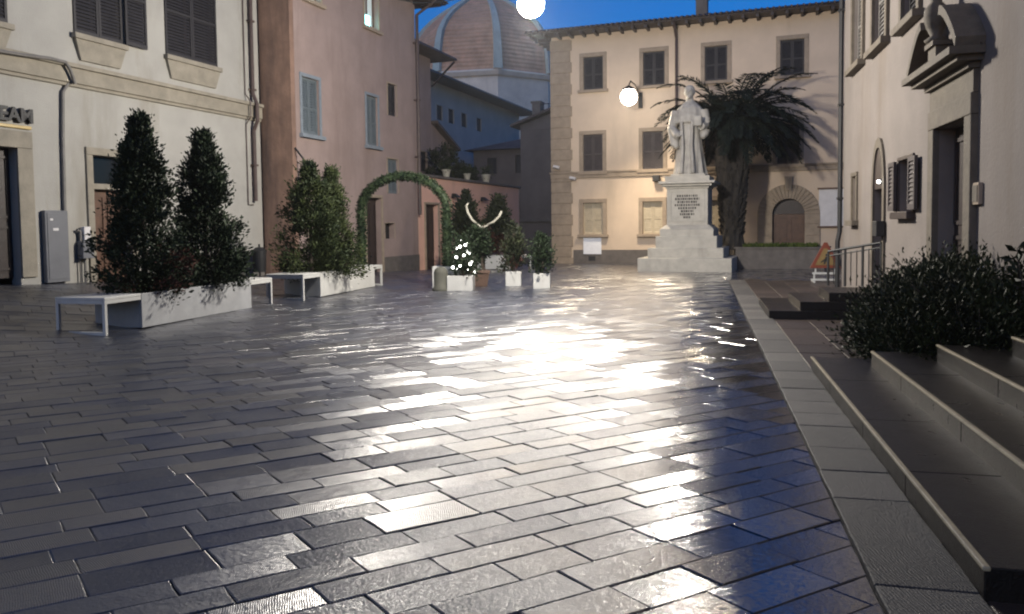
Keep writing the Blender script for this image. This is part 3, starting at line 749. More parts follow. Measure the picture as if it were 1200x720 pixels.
cone_tree('laurel_tree', along(p2, HD, 1.45, .42, .42), 2.4, .50, 'slender lighter green tree behind, at the arch end of the middle white planter', m='laurel2', n_clumps=200, per=80, size=.065, base=.03, group='conical trees in white planters', power=.9)
low_shrub('low_shrub', along(p2, HD, 1.0, .3, .40), .95, .28, .42, 'low spreading shrub along the edge of the middle planter', 'laurel2', n=44)
p3 = gnd(531, 317); p3b = gnd(612, 316)
h3 = math.atan2(p3b.x - p3.x, p3b.y - p3.y)
planter_bench(p3, h3, 2.0, .7, .5, near=0, far=.75, label='far white planter bench in front of the terrace wall behind the antlered topiary', m='white_paint')
cone_tree('laurel_tree', along(p3, h3, .45, .35, .38), 2.35, .55, 'dark tree behind the antlers, left one of the far white planter', m='conifer', n_clumps=150, per=50, size=.11, group='conical trees in white planters', red=.8)
cone_tree('laurel_tree', along(p3, h3, 1.6, .35, .38), 2.15, .52, 'dark tree in front of the round window, right one of the far white planter', m='conifer', n_clumps=150, per=50, size=.11, group='conical trees in white planters', red=.9)

# ================================================================== GREEN ARCH
pa = gnd(523, 337); YA = pa.y
def cube_planter(name, px0, px1, pyb, h, label, group='white cube planters', depth=None, hd=rad(8)):
    p = gnd((px0 + px1) / 2, pyb); w = (px1 - px0) / FPX * p.y
    o = empty(name, (p.x, p.y + w * .35, gz(p.x, p.y)), -hd * .4, label, 'planter', group)
    w2 = w / 2; t = .03
    mb = MB(); mb.box(-w2, w2, -w2, -w2 + t, 0, h); mb.box(-w2, w2, w2 - t, w2, 0, h); mb.box(-w2, -w2 + t, -w2 + t + .001, w2 - t - .001, 0, h - .002); mb.box(w2 - t, w2, -w2 + t + .001, w2 - t - .001, 0, h - .002)
    mb.box(-w2 + t, w2 - t, -w2 + t, w2 - t, .01, .04); mb.build('box', 'white_paint', o, bevel=.008)
    MB().box(-w2 + t + .001, w2 - t - .001, -w2 + t + .001, w2 - t - .001, h - .12, h - .05).build('soil', 'soil', o)
    return o, w
ob, wb = cube_planter('cube_planter', 508, 539, 338, .54, 'larger white cube box carrying the right foot of the green arch')
fr = Vector((ob.location.x, ob.location.y, ob.location.z + .44)); hl = 424
fl = atY(hl, 300, fr.y + .5); fl.z = gz(fl.x, fl.y) + .02
arch = empty('garland_arch', (0, 0, 0), 0, 'round arch wrapped in green garland spanning from the middle planter to a white box', 'arch')
top = atY(472, 201, fr.y + .25)
pts = []
mid = (fl + fr) / 2; half = (fr - fl) / 2; half.z = 0
spring = 1.95
for k in range(5): pts.append(Vector((fl.x, fl.y, fl.z + (spring - fl.z) * k / 5)))
for k in range(25):
    t = math.pi * k / 24; pts.append(Vector((mid.x, mid.y, spring)) - half * math.cos(t) + Vector((0, 0, (top.z - .12 - spring) * math.sin(t))))
for k in range(4, -1, -1): pts.append(Vector((fr.x, fr.y, fr.z + (spring - fr.z) * k / 5)))
MB().tube(pts, .09, 10).build('hoop', 'garland', arch)
mb = MB()
for i in range(len(pts) - 1):
    seg = pts[i + 1] - pts[i]; nn = max(3, int(seg.length / .03))
    for j in range(nn):
        c = pts[i] + seg * (j / nn); ax = seg.normalized()
        for _ in range(34):
            d = Vector((random.gauss(0, 1), random.gauss(0, 1), random.gauss(0, 1))); d -= ax * d.dot(ax)
            if d.length < .01: continue
            d.normalize(); mb.leaf(c + d * U(.06, .115), .055, d, .55)
mb.build('garland', 'garland', arch, fix=False)
# bollard in front of the arch box
p = gnd(517, 341)
o = empty('stone_bollard', p, 0, 'rounded dark grey-green bollard standing in front of the white arch box', 'bollard')
MB().lathe([(.19, 0), (.19, .08), (.17, .1), (.17, .42), (.15, .5), (.09, .56), (.001, .58)], 20).build('post', 'grey_rubber', o, smooth=True)
MB().lathe([(.21, 0), (.21, .05), (.20, .06)], 20).build('base', 'grey_rubber', o)

# ================================================================== CUBE PLANTERS, SMALL TREES, FAIRY LIGHTS
oa, wa = cube_planter('cube_planter', 525, 555, 341, .36, 'low white cube planter holding the little tree wrapped in fairy lights')
tl = cone_tree('small_fir', (oa.location.x + .05, oa.location.y, oa.location.z + .28), .95, .22, 'little fir tree wrapped in glowing white fairy lights', m='laurel', n_clumps=60, per=40, size=.07)
fl_ = empty('fairy_lights', (oa.location.x + .05, oa.location.y, oa.location.z + .28), 0, 'string of glowing white fairy lights wound round the little fir', 'lights')
mb = MB(); wire = []
for k in range(60):
    q = k / 59; t = q * 22; R = .235 * (1 - q) ** .75 + .04; wire.append((R * math.cos(t), R * math.sin(t), .15 + .8 * q))
MB().tube(wire, .006, 5).build('wire', 'iron', fl_)
for k in range(0, 60, 3):
    MB().ball(wire[k], .032 if k % 2 else .026, 5).build('bulb', 'bulb', fl_, smooth=True)
for (a, b, yb_, lb, hh) in ((593, 611, 335.5, 'nearer the topiary deer', 1.25), (625.5, 645, 338.5, 'nearest the statue', .95)):
    oc_, wc = cube_planter('cube_planter', a, b, yb_, .37, 'small white cube planter with a slim conifer, ' + ('left of the pair' if a < 600 else 'right of the pair, nearest the statue'))
    cone_tree('small_fir', (oc_.location.x, oc_.location.y, oc_.location.z + .29), hh, .17 if a < 600 else .2, 'slim dark conifer in the white cube planter ' + lb, m='conifer' if a < 600 else 'laurel', n_clumps=60, per=36, size=.075, red=.3 if a < 600 else None, power=.5)

# ================================================================== ANTLERED TOPIARY
p = gnd(560, 336.5)
pot = empty('terracotta_planter', (p.x, p.y + .25, gz(p.x, p.y)), .2, 'brown square-sided plant tub under the antlered topiary', 'planter')
MB().hexa([(-.2, -.2, 0), (.2, -.2, 0), (.2, .2, 0), (-.2, .2, 0)], [(-.25, -.25, .34), (.25, -.25, .34), (.25, .25, .34), (-.25, .25, .34)]).build('tub', 'terracotta', pot, bevel=.01)
MB().box(-.27, .27, -.27, -.2, .34, .41).box(-.27, .27, .2, .27, .34, .41).box(-.27, -.2, -.2, .2, .341, .409).box(.2, .27, -.2, .2, .341, .409).build('rim', 'terracotta', pot, bevel=.008)
MB().box(-.2, .2, -.2, .2, .345, .37).build('soil', 'soil', pot)
deer = empty('topiary_deer', (p.x, p.y + .25, gz(p.x, p.y) + .35), 0, 'green topiary reindeer with big curved cream antlers', 'topiary')
mb = MB()
for q in ((-.13, -.1), (-.05, .1), (.12, -.1), (.16, .1)): mb.tube([(q[0], q[1], 0), (q[0] * .9, q[1] * .8, .25), (q[0] * .8, q[1] * .6, .55)], [.03, .035, .06], 8)
mb.build('leg', 'bark', deer)
mb = MB()
for c, sp, n in (((0, 0, .62), .3, 620), ((.1, 0, .7), .26, 420), ((-.12, -.02, .66), .24, 300), ((.06, -.06, .95), .22, 320), ((-.2, -.2, .93), .12, 160), ((-.05, -.12, 1.02), .14, 200), ((.0, 0, .4), .2, 160)):
    clump_leaves(mb, c, int(n * 1.6), sp, .07, c, .6)
mb.build('body', 'laurel', deer, fix=False)
def wpx(px, py): 
    q = atY(px, py, deer.location.y); return (q.x - deer.location.x, 0, q.z - deer.location.z)
for pp in (((561, 264), (553, 258), (548, 249), (546.5, 241), (549, 238)), ((571, 263.5), (579, 260), (585, 254), (588, 247.5))):
    MB().tube([wpx(*q) for q in pp], [.025, .032, .034, .028, .02][:len(pp)], 8).build('antler', 'antler', deer, smooth=True)
MB().tube([wpx(560, 264), wpx(566, 267), wpx(572, 264)], .025, 8).build('antler_mount', 'antler', deer)
MB().ball((-.29, -.3, .93), .035, 6).build('nose', 'black_paint', deer, smooth=True)

# ================================================================== TRASH BIN
p = gnd(303, 322); p = line_pt(-13.4, 303)
o = empty('litter_bin', (p.x, p.y, gz(p.x, p.y)), .3, 'small dark litter bin at the corner of the white building', 'bin')
MB().lathe([(.16, .12), (.18, .62), (.18, .63)], 18).build('drum', 'iron', o)
MB().lathe([(.19, .63), (.19, .68), (.1, .76), (.02, .78)], 18).build('lid', 'iron', o)
MB().tube([(.0, .2, 0), (0, .2, .85)], .025, 8).build('post', 'iron', o)
# ================================================================== CREAM BUILDING AT THE FAR END
cx_, cy__ = 2.46, 31.8
nA = AX; offB = cx_ * AX.x + cy__ * AX.y
d = ray(648, 266); t = offB / (AX.x * d.x + AX.y * d.y)
PB = Vector((d.x * t, d.y * t, 0))
B = Facade('cream_building', PB, BX, 'lamplit cream building with dark windows and an arched door across the far side', 'building')
xe = B.px(1010, 200)[0] + 2.5
def level(y_l, y_r, xl, xr): return B.px(xl, y_l)[1], B.px(xr, y_r)[1]
top_z0 = (B.px(695, 105)[1] + B.px(927, 89)[1]) / 2; top_z1 = (B.px(695, 65)[1] + B.px(927, 48)[1]) / 2
mid_z0 = (B.px(695, 200)[1] + B.px(923, 195)[1]) / 2; mid_z1 = (B.px(695, 155)[1] + B.px(923, 149)[1]) / 2
low_z0 = B.px(695, 275)[1]; low_z1 = B.px(695, 238)[1]
def bx(a, b): return B.px(a, 150)[0], B.px(b, 150)[0]
for (a, b) in ((684, 707), (754, 779), (826, 852), (914, 942)):
    window(B, bx(a, b) + (top_z0, top_z1), 'dark_shutter', 'cream_plaster' if False else 'brown_stone', b=.15, proj=.03, yb=.05)
for (a, b) in ((683, 706), (753, 777), (826, 851), (911, 937)):
    window(B, bx(a, b) + (mid_z0, mid_z1), 'brown_shutter', 'brown_stone', b=.15, proj=.03, yb=.05)
for (a, b) in ((683, 706), (753, 776), (829, 851)):
    f = window(B, bx(a, b) + (low_z0, low_z1), 'beige_shutter', 'brown_stone', b=.16, proj=.05, yb=.08, opened=None)
# arched doorway
da = B.px(905, 260)[0]; db = B.px(943, 260)[0]; dz1 = B.px(924, 233)[1]; rr = (db - da) / 2; ccx = (da + db) / 2; czz = dz1 - rr
B.op.append((da, db, -.4, dz1))
mb = MB(); n = 20; ro = rr + .52
for k in range(n):
    t0, t1 = math.pi * k / n, math.pi * (k + 1) / n - .012
    q = [(ccx + R_ * math.cos(t_), czz + R_ * math.sin(t_)) for R_, t_ in ((rr, t0), (rr, t1), (ro, t1), (ro, t0))]
    mb.prism([(a, 0, b) for a, b in q], (0, -.07, 0), (0, .24, 0))
z = -.2
while z < czz - .05:
    z2 = min(z + .42, czz)
    mb.box(da - .52, da, -.07, .24, z + .006, z2); mb.box(db, db + .52, -.07, .24, z + .006, z2); z = z2
mb.prism([(ccx - .1, 0, czz + rr + .3), (ccx + .1, 0, czz + rr + .3), (ccx + .15, 0, czz + ro + .28), (ccx - .15, 0, czz + ro + .28)], (0, -.12, 0), (0, .02, 0))
fo = mb.build('doorway', 'brown_stone', B.root, bevel=.008); fo['label'] = 'arched doorway framed by radiating stone blocks'
mb = MB(); mb.box(da, db, .2, .23, -.4, czz)
for k in range(2):
    a = da + k * rr + .05; b = a + rr - .1
    for (q0, q1) in ((.1, .8), (.9, czz - .12)):
        mb.box(a, a + .05, .17, .199, q0, q1); mb.box(b - .05, b, .17, .199, q0, q1); mb.box(a + .05, b - .05, .172, .199, q0, q0 + .05); mb.box(a + .05, b - .05, .172, .199, q1 - .05, q1)
dd_ = mb.build('door', 'brown_wood', fo)
mb = MB(); mb.box(da, db, .15, .22, czz + .005, czz + .09); mb.box(da, db, .215, .235, czz + .09, dz1 + .01)
mb.build('fanlight', 'dark_wood', fo)
# walls
zs = B.px(650, 210)[1]; zs1 = B.px(650, 203)[1]
ztop = 9.0
B.wall(0, xe, -1.5, ztop, 8, 'cream_plaster')
MB().box(-.06, xe, -.07, .02, zs, zs1 - .05).box(-.1, xe, -.11, .02, zs1 - .048, zs1 + .02).build('string_course', 'brown_stone', B.root, bevel=.01)
mb = MB(); z = -.6; i = 0; wq = B.px(671, 200)[0]
while z < ztop - .3:
    z2 = z + .43
    mb.box(-.05, wq - (.0 if i % 2 else .06), -.05, .30, z, z2 - .022); mb.box(-.03, wq - .08, -.03, .28, z2 - .03, z2 + .01)
    z = z2; i += 1
mb.build('quoin', 'brown_stone', B.root, bevel=.012)
segs = [(wq + .02, da - .56), (db + .56, xe)]
for a, b in segs: MB().box(a, b, -.035, .02, -1, B.px(672, 293)[1]).build('plinth', 'dark_stone', B.root)
e = .75
MB().box(-e, xe + 1, -e, 8.6, ztop + .012, ztop + .07).build('eaves_board', 'dark_wood', B.root)
mb = MB(); x = -e + .1
while x < xe: mb.box(x, x + .1, -e + .04, -.01, ztop - .11, ztop + .01); x += .5
for k in range(16): mb.box(-e + .04, -.01, .1 + k * .5, .2 + k * .5, ztop - .11, ztop + .01)
mb.build('rafter', 'dark_wood', B.root)
MB().hexa([(-e - .1, -e - .1, ztop + .075), (xe + 1, -e - .1, ztop + .075), (xe + 1, 9, ztop + .075), (-e - .1, 9, ztop + .075)],
          [(1.4, 2.4, ztop + .95), (xe + 1, 2.4, ztop + .95), (xe + 1, 4.5, ztop + 1.0), (1.4, 4.5, ztop + 1.0)]).build('roof', 'roof_tile', B.root)
mb = MB(); y = -e - .11; x = -e
while x < xe + 1: mb.tube([(x, -e - .16, ztop + .09), (x, -e + .3, ztop + .20)], .045, 6); x += .2
mb.build('eave_tile', 'roof_tile', B.root)
ch = B.px(823, 4, 2.2)
mb = MB().box(ch[0] - .22, ch[0] + .22, 1.9, 2.4, ztop + .6, ch[1] + .15); mb.box(ch[0] - .28, ch[0] + .28, 1.84, 2.46, ch[1] + .15, ch[1] + .22); mb.box(ch[0] - .12, ch[0] + .12, 2.0, 2.3, ch[1] + .22, ch[1] + .5)
mb.build('chimney', 'dark_stone', B.root)
xp = B.px(793, 120)[0]
mb = MB().tube([(xp, -.72, ztop), (xp, -.1, ztop - .5), (xp, -.1, zs1 + .3), (xp, -.17, zs1), (xp, -.17, zs - .1), (xp, -.1, zs - .3), (xp, -.1, -.1)], .05, 8); mb.build('drainpipe', 'copper_pipe', B.root)
a = B.px(694, 303); MB().box(a[0] - .14, a[0] + .14, -.045, -.037, a[1] - .09, a[1] + .09).build('vent', 'black_paint', B.root)
# boards, cameras
x0, x1, z0, z1 = B.rect(964, 985, 222, 265)
t = thing_on(B, 'notice_board', (x0 + x1) / 2, z0, 'pale framed notice board on the cream wall right of the arched door', 'notice board')
w2 = (x1 - x0) / 2 + .12; h = z1 - z0
MB().box(-w2, w2, -.05, -.004, 0, h).build('face', 'board_white', t)
MB().box(-w2 - .05, w2 + .05, -.09, -.003, -.06, -.002).box(-w2 - .05, w2 + .05, -.1, -.003, h + .002, h + .06).build('frame', 'brown_wood', t)
x0, x1, z0, z1 = B.rect(684, 705, 279, 298)
t = thing_on(B, 'blank_poster', (x0 + x1) / 2, z0, 'plain white blank sheet on the cream wall below the leftmost ground floor window', 'poster')
MB().box(-(x1 - x0) / 2, (x1 - x0) / 2, -.06, -.038, 0, z1 - z0).build('sheet', 'paper', t, bevel=.004)
for (a, b, lb) in ((654, 195, 'tiny white security camera on the corner of the cream building above the string course'), (673, 208, 'small pale security camera under the string course of the cream building')):
    x, z = B.px(a, b)
    t = thing_on(B, 'security_camera', x, z, lb, 'camera', 'cameras on the cream building')
    MB().tube([(0, -.05, 0), (0, -.2, -.05)], .02, 6).build('bracket', 'iron', t)
    MB().tube([(-.12, -.22, -.02), (.12, -.26, -.08)], .06, 10).build('housing', 'board_white', t)
x, z = B.px(770, 209)
t = thing_on(B, 'security_camera', x, z, 'small dark box camera under the string course beside the statue pedestal', 'camera', 'cameras on the cream building')
MB().box(-.13, .13, -.3, -.05, -.14, .1).build('housing', 'iron', t, bevel=.02)

# ================================================================== STATUE MONUMENT
pc = gnd(801, 319); c0 = pc + AX * 1.5
mon = empty('statue_monument', (c0.x, c0.y, gz(c0.x, c0.y)), math.atan2(BX.y, BX.x), 'pale marble statue of a robed cleric on a tall inscribed stepped pedestal', 'monument')
def zmon(py, front): # height of a pixel row on the front plane
    q = c0 - AX * front; return atY(802, py, q.y)[2] - c0.z
levels = [(1.48, 0, zmon(303, 1.48)), (1.20, zmon(303, 1.48), zmon(291, 1.2)), (.98, zmon(291, 1.2), zmon(277, .98))]
for i, (hw, a, b) in enumerate(levels): MB().box(-hw, hw, -hw, hw, a - (.03 if i else .15), b).build('step', 'marble', mon, bevel=.02)
b0 = levels[-1][2]; b1 = zmon(221, .7); b2 = zmon(207, .7)
h1 = b0 + .30
MB().box(-.86, .86, -.86, .86, b0 - .02, h1 - .08).hexa([(-.86, -.86, h1 - .079), (.86, -.86, h1 - .079), (.86, .86, h1 - .079), (-.86, .86, h1 - .079)], [(-.70, -.70, h1 + .06), (.70, -.70, h1 + .06), (.70, .70, h1 + .06), (-.70, .70, h1 + .06)]).build('base_moulding', 'marble', mon, bevel=.012)
dado = MB().box(-.66, .66, -.66, .66, h1 + .05, b1).build('dado', 'marble', mon, bevel=.012)
mb = MB(); f0, f1 = h1 + .18, b1 - .12
mb.box(-.56, .56, -.685, -.662, f1, f1 + .05); mb.box(-.56, .56, -.685, -.662, f0, f0 + .05); mb.box(-.56, -.51, -.685, -.662, f0 + .05, f1); mb.box(.51, .56, -.685, -.662, f0 + .05, f1)
mb.build('panel_moulding', 'marble', dado)
mb = MB()
for ln, wd in enumerate((.66, .78, .62, .80, .58, .40, .46, .24)):
    z = f1 - .12 - ln * (f1 - f0) * .105; x = -wd / 2
    while x < wd / 2:
        l = U(.025, .07); mb.box(x, min(x + l, wd / 2), -.667, -.659, z - .035, z + .035); x += l + U(.012, .03)
mb.build('inscription', 'ink', dado)
mb = MB()
for (hw, a, b) in ((.70, b1 + .001, b1 + .07), (.80, b1 + .072, b1 + .15), (.90, b1 + .152, b1 + .24), (.72, b1 + .242, b2 + .02)): mb.box(-hw, hw, -hw, hw, a, b)
mb.build('cornice', 'marble', mon, bevel=.015)
# figure: robe, cape, arms with hands, head -- joined into one surface by a voxel remesh
zt_ = zmon(101, 0); H = zt_ - b2
mb = MB()
k_ = H / 2.75
def fold(t, z): return 1 + .085 * math.sin(9 * t + 1.3 * z) * max(0, 1 - z / (2.0 * k_)) + .04 * math.sin(17 * t - z * 2) * max(0, 1 - z / (1.9 * k_))
mb.lathe([(.50 * k_, 0), (.55 * k_, .06), (.50 * k_, .3 * k_), (.43 * k_, .8 * k_), (.37 * k_, 1.3 * k_), (.34 * k_, 1.55 * k_), (.36 * k_, 1.8 * k_), (.33 * k_, 2.1 * k_)], 64, (0, 0, b2), fold, .9, .75)
mb.lathe([(.45 * k_, 1.62 * k_), (.49 * k_, 1.66 * k_), (.47 * k_, 1.85 * k_), (.40 * k_, 2.08 * k_), (.24 * k_, 2.22 * k_), (.12 * k_, 2.3 * k_)], 48, (0, 0, b2), lambda t, z: 1 + .03 * math.sin(11 * t), .9, .68)
mb.tube([(0, 0, b2 + 2.2 * k_), (0, -.02, b2 + 2.42 * k_)], [.13 * k_, .11 * k_], 12)
hc = (0, -.05 * k_, b2 + 2.55 * k_)
mb.ball(hc, .145 * k_, 10, sz=1.28, sy=1.12)
mb.tube([(0, hc[1] - .15 * k_, hc[2] + .04 * k_), (0, hc[1] - .2 * k_, hc[2] - .03 * k_)], [.02, .035], 6)       # nose
mb.ball((0, hc[1] - .11 * k_, hc[2] - .15 * k_), .06 * k_, 6)                                                  # chin
for sx in (-1, 1):
    mb.ball((sx * .15 * k_, hc[1] + .02, hc[2]), .04 * k_, 5, sz=1.5, sx=.6)                                      # ears
    mb.ball((sx * .055 * k_, hc[1] - .15 * k_, hc[2] + .055 * k_), .03 * k_, 5)                                    # brows
mb.lathe([(.155 * k_, .06 * k_), (.15 * k_, .13 * k_), (.09 * k_, .2 * k_), (.01, .215 * k_)], 18, (hc[0], hc[1] + .02, hc[2]))   # skull cap
def hand(p, d, side):
    p = Vector(p); d = Vector(d).normalized(); a = d.cross(Vector((0, 0, 1))).normalized()
    mb.tube([p - d * .05, p + d * .07], [.055, .05], 8)
    for i, l in enumerate((.10, .12, .115, .09)):
        q = p + d * .06 + a * (i - 1.5) * .026
        mb.tube([q, q + d * l * .6, q + d * l + Vector((0, 0, -.03))], [.016, .015, .012], 6)
    mb.tube([p + a * side * .04, p + a * side * .075 + d * .06, p + a * side * .06 + d * .1], [.018, .016, .012], 6)
for sx in (-1, 1):
    sh = (sx * .40 * k_, 0, b2 + 2.0 * k_); el = (sx * .52 * k_, -.08, b2 + 1.5 * k_)
    wr = (sx * .38 * k_, -.42 * k_, b2 + 1.48 * k_) if sx > 0 else (sx * .30 * k_, -.40 * k_, b2 + 1.22 * k_)
    mb.tube([sh, el, wr], [.15 * k_, .14 * k_, .12 * k_], 12)
    mb.tube([(el[0], el[1], el[2]), ((el[0] + wr[0]) / 2, (el[1] + wr[1]) / 2, wr[2] - .22 * k_), (wr[0] * 1.1, wr[1] * .8, wr[2] - .34 * k_)], [.15 * k_, .14 * k_, .06 * k_], 10)  # hanging sleeve
    hand(wr, (-sx * .5, -.6, .1), sx)
mb.box(.18 * k_, .42 * k_, -.56 * k_, -.46 * k_, b2 + 1.48 * k_, b2 + 1.78 * k_)     # book
mb.tube([(-.2 * k_, -.33 * k_, b2 + 1.65 * k_), (-.16 * k_, -.40 * k_, b2 + .9 * k_), (-.2 * k_, -.44 * k_, b2 + .1)], [.05, .06, .08], 8)
mb.tube([(.12 * k_, -.33 * k_, b2 + 1.65 * k_), (.1 * k_, -.40 * k_, b2 + .9 * k_), (.16 * k_, -.46 * k_, b2 + .1)], [.05, .06, .08], 8)
fg = mb.build('figure', 'grey_marble', mon, smooth=True)
rm = fg.modifiers.new('one_surface', 'REMESH'); rm.mode = 'VOXEL'; rm.voxel_size = .022; rm.use_smooth_shade = True
MB().box(-.56, .56, -.52, .52, b2 + .021, b2 + .10).build('figure_base', 'marble', mon, bevel=.02)

# ================================================================== PALM AND RAISED BED
bedp = [(7.55, 26.75), (10.15, 25.75), (10.75, 26.85), (8.0, 28.75)]
bc = Vector((9.1, 27.0, 0)); bed = empty('raised_bed', bc, 0, 'low dark raised bed wall around the palm, planted with green ground cover', 'raised bed')
bl = [(x - bc.x, y - bc.y) for x, y in bedp]; ZB = .72
def inset(pts, k): 
    cx = sum(p[0] for p in pts) / 4; cy = sum(p[1] for p in pts) / 4
    return [(p[0] + (cx - p[0]) * k, p[1] + (cy - p[1]) * k) for p in pts]
mb = MB(); inn = inset(bl, .16)
for i in range(4):
    j = (i + 1) % 4; mb.hexa([(bl[i][0], bl[i][1], -.1), (bl[j][0], bl[j][1], -.1), (inn[j][0], inn[j][1], -.1), (inn[i][0], inn[i][1], -.1)], [(bl[i][0], bl[i][1], ZB - .06), (bl[j][0], bl[j][1], ZB - .06), (inn[j][0], inn[j][1], ZB - .06), (inn[i][0], inn[i][1], ZB - .06)])
mb.build('wall', 'dark_stone', bed)
mb = MB(); ot = inset(bl, -.035); i2 = inset(bl, .19)
for i in range(4):
    j = (i + 1) % 4; mb.hexa([(ot[i][0], ot[i][1], ZB - .058), (ot[j][0], ot[j][1], ZB - .058), (i2[j][0], i2[j][1], ZB - .058), (i2[i][0], i2[i][1], ZB - .058)], [(ot[i][0], ot[i][1], ZB), (ot[j][0], ot[j][1], ZB), (i2[j][0], i2[j][1], ZB), (i2[i][0], i2[i][1], ZB)])
mb.build('coping', 'dark_stone', bed, bevel=.01)
mb = MB(); mb.poly([(x, y, ZB - .1) for x, y in i2]); mb.build('soil', 'soil', bed)
mb = MB()
for k in range(2600):
    a, b = rnd(), rnd(); p0 = Vector(i2[0]).lerp(Vector(i2[1]), a); p1_ = Vector(i2[3]).lerp(Vector(i2[2]), a); q = p0.lerp(p1_, b)
    mb.leaf((q.x, q.y, ZB - .1 + U(0, .1)), .14, Vector((0, 0, 1)), .3)
g_ = mb.build('ground_cover', 'hedge', None, loc=bc, fix=False); tag(g_, 'low green ground cover plants filling the raised bed', 'ground cover', None, 'stuff')

pp = atY(858, 285, 27.45); pp.z = ZB - .1
palm = empty('palm_tree', pp, 0, 'big dark date palm with arching fronds behind the statue', 'palm')
zc = atY(858, 140, 27.45).z - pp.z
mb = MB(); prof = [(.46, 0), (.42, .15), (.35, .5), (.36, .9), (.43, 1.5), (.49, 2.1), (.54, 2.8), (.52, zc - .35), (.36, zc), (.15, zc + .2)]
mb.lathe(prof, 26, (0, 0, 0), lambda t, z: 1 + .06 * math.sin(8 * t + 9 * z) + .04 * math.sin(13 * t - 14 * z))
for k in range(420):      # old leaf bases
    z = U(.5, zc - .1); t = U(0, 6.28); R = .36 + .18 * min(1, z / 2.8)
    p = Vector((R * math.cos(t), R * math.sin(t), z)); o_ = Vector((math.cos(t), math.sin(t), 0))
    mb.tube([p - o_ * .05, p + o_ * .03 + Vector((0, 0, .12))], [.05, .03], 5)
mb.build('trunk', 'palm_bark', palm, smooth=False)
mb = MB()
def frond(az, el, L, droop, leafn=34, ll=.42):
    o_ = Vector((math.cos(az), math.sin(az), 0)); p = Vector((0, 0, zc)) + o_ * .25; d = (o_ * math.cos(el) + Vector((0, 0, math.sin(el)))).normalized(); pts = [p.copy()]
    n = 14; side = o_.cross(Vector((0, 0, 1)))
    for i in range(n):
        d = (d + Vector((0, 0, -droop * (.4 + 1.6 * i / n) / n))).normalized(); p = p + d * (L / n); pts.append(p.copy())
    mb.tube(pts, [.035 * (1 - .85 * i / n) + .004 for i in range(n + 1)], 5)
    for k in range(leafn):
        f = .12 + .88 * k / leafn; i = min(n - 1, int(f * n)); fr_ = f * n - i; q = pts[i].lerp(pts[i + 1], fr_); dd = (pts[i + 1] - pts[i]).normalized()
        up = side.cross(dd).normalized(); l = ll * (math.sin(math.pi * min(1, f * .93 + .05)) ** .6) * U(.85, 1.15)
        for sg in (-1, 1):
            v = (dd * U(.55, .85) + side * sg * .8 + up * U(.05, .35) + Vector((0, 0, -.18))).normalized()
            w = dd.cross(v).cross(v).normalized() * .026
            e_ = q + v * l + Vector((0, 0, -.10 * l))
            mb.poly((q - w * .6, q + v * l * .5 - w, e_, q + v * l * .5 + w))
for k in range(104):
    q = k / 103; az = k * 2.39996 + U(-.1, .1); el = 1.12 - 1.5 * q ** .85 + U(-.12, .12)
    near_ = max(0, math.cos(az - math.atan2(-1.35, -1.8))) ** 7; frond(az, el, U(2.5, 3.1) * (1 - .10 * q) * (1 - .42 * near_), U(.95, 1.5) if q < .7 else U(.7, 1.2))
for k in range(4): frond(U(0, 6.28), -1.0 + U(-.2, .2), U(1.3, 1.9), .5, 22, .28)
mb.build('crown', 'palm_leaf', palm, fix=False)

# ================================================================== HOUSES BEHIND
def simple_house(name, O, xd, label, x0, x1, z1, depth, wall, wins, roof=None, cat='building', roofm='blue_roof', eave=.5, rise=2.0, shm='dark_shutter'):
    F = Facade(name, O, xd, label, cat)
    for r in wins: 
        window(F, r, shm, wall, b=.08, proj=.03, sill=False, bars=False)
    F.wall(x0, x1, -3, z1, depth, wall)
    if roof == 'hip':
        MB().hexa([(x0 - eave, -eave, z1 + .01), (x1 + eave, -eave, z1 + .01), (x1 + eave, depth + eave, z1 + .01), (x0 - eave, depth + eave, z1 + .01)],
                  [(x0 + depth * .4, depth * .45, z1 + rise), (x1 - depth * .4, depth * .45, z1 + rise), (x1 - depth * .4, depth * .55, z1 + rise), (x0 + depth * .4, depth * .55, z1 + rise)]).build('roof', roofm, F.root)
        MB().box(x0 - eave, x1 + eave, -eave, depth + eave, z1 - .1, z1 + .005).build('eaves_board', 'dark_wood', F.root)
    return F
# narrow pink slice beside the pink building
PN = K.world(K.px(489, 200)[0], 2.2, 0)
NF = Facade('narrow_house', PN, AX, 'narrow pink house with a small dark eave just behind the pink building', 'building')
xn = NF.px(505, 120)[0]; zn = NF.px(497, 66)[1]
r = NF.rect(489, 500, 178, 201)
window(NF, (max(.06, r[0]), r[1], r[2], r[3]), 'dark_shutter', 'brown_stone', b=.05, sill=False)
NF.wall(.02, xn, -1, zn, 6, 'pink_plaster')
MB().hexa([(-.3, -.9, zn + .01), (xn + .9, -.9, zn + .01), (xn + .9, 6, zn + .01), (-.3, 6, zn + .01)], [(-.3, -.85, zn + .12), (xn + .85, -.85, zn + .12), (xn - .2, 3, zn + 1.0), (-.3, 3, zn + 1.0)]).build('roof', 'roof_tile', NF.root)
MB().tube([(xn - .03, -.06, zn - 1.2), (xn + .75, -.8, zn - .05)], .05, 6).build('eave_strut', 'dark_wood', NF.root)
# lean-to
PL = NF.world(xn, 0, 0)
LF = Facade('lean_to', PL, AX, 'pink lean-to wing with a sloping top on the terrace beyond the narrow house', 'building')
xl = LF.px(530, 172)[0]; za = LF.px(505, 145)[1]; zb_ = LF.px(530, 172)[1]
MB().prism([(.02, 0, 2), (xl, 0, 2), (xl, 0, zb_), (.02, 0, za)], (0, 0, 0), (0, 5, 0)).build('wall', 'pink_plaster', LF.root)
MB().prism([(.02, 0, za + .005), (xl + .3, 0, zb_ - .2), (xl + .3, 0, zb_ - .08), (.02, 0, za + .13)], (0, -.3, 0), (0, 5.2, 0)).build('roof', 'roof_tile', LF.root)
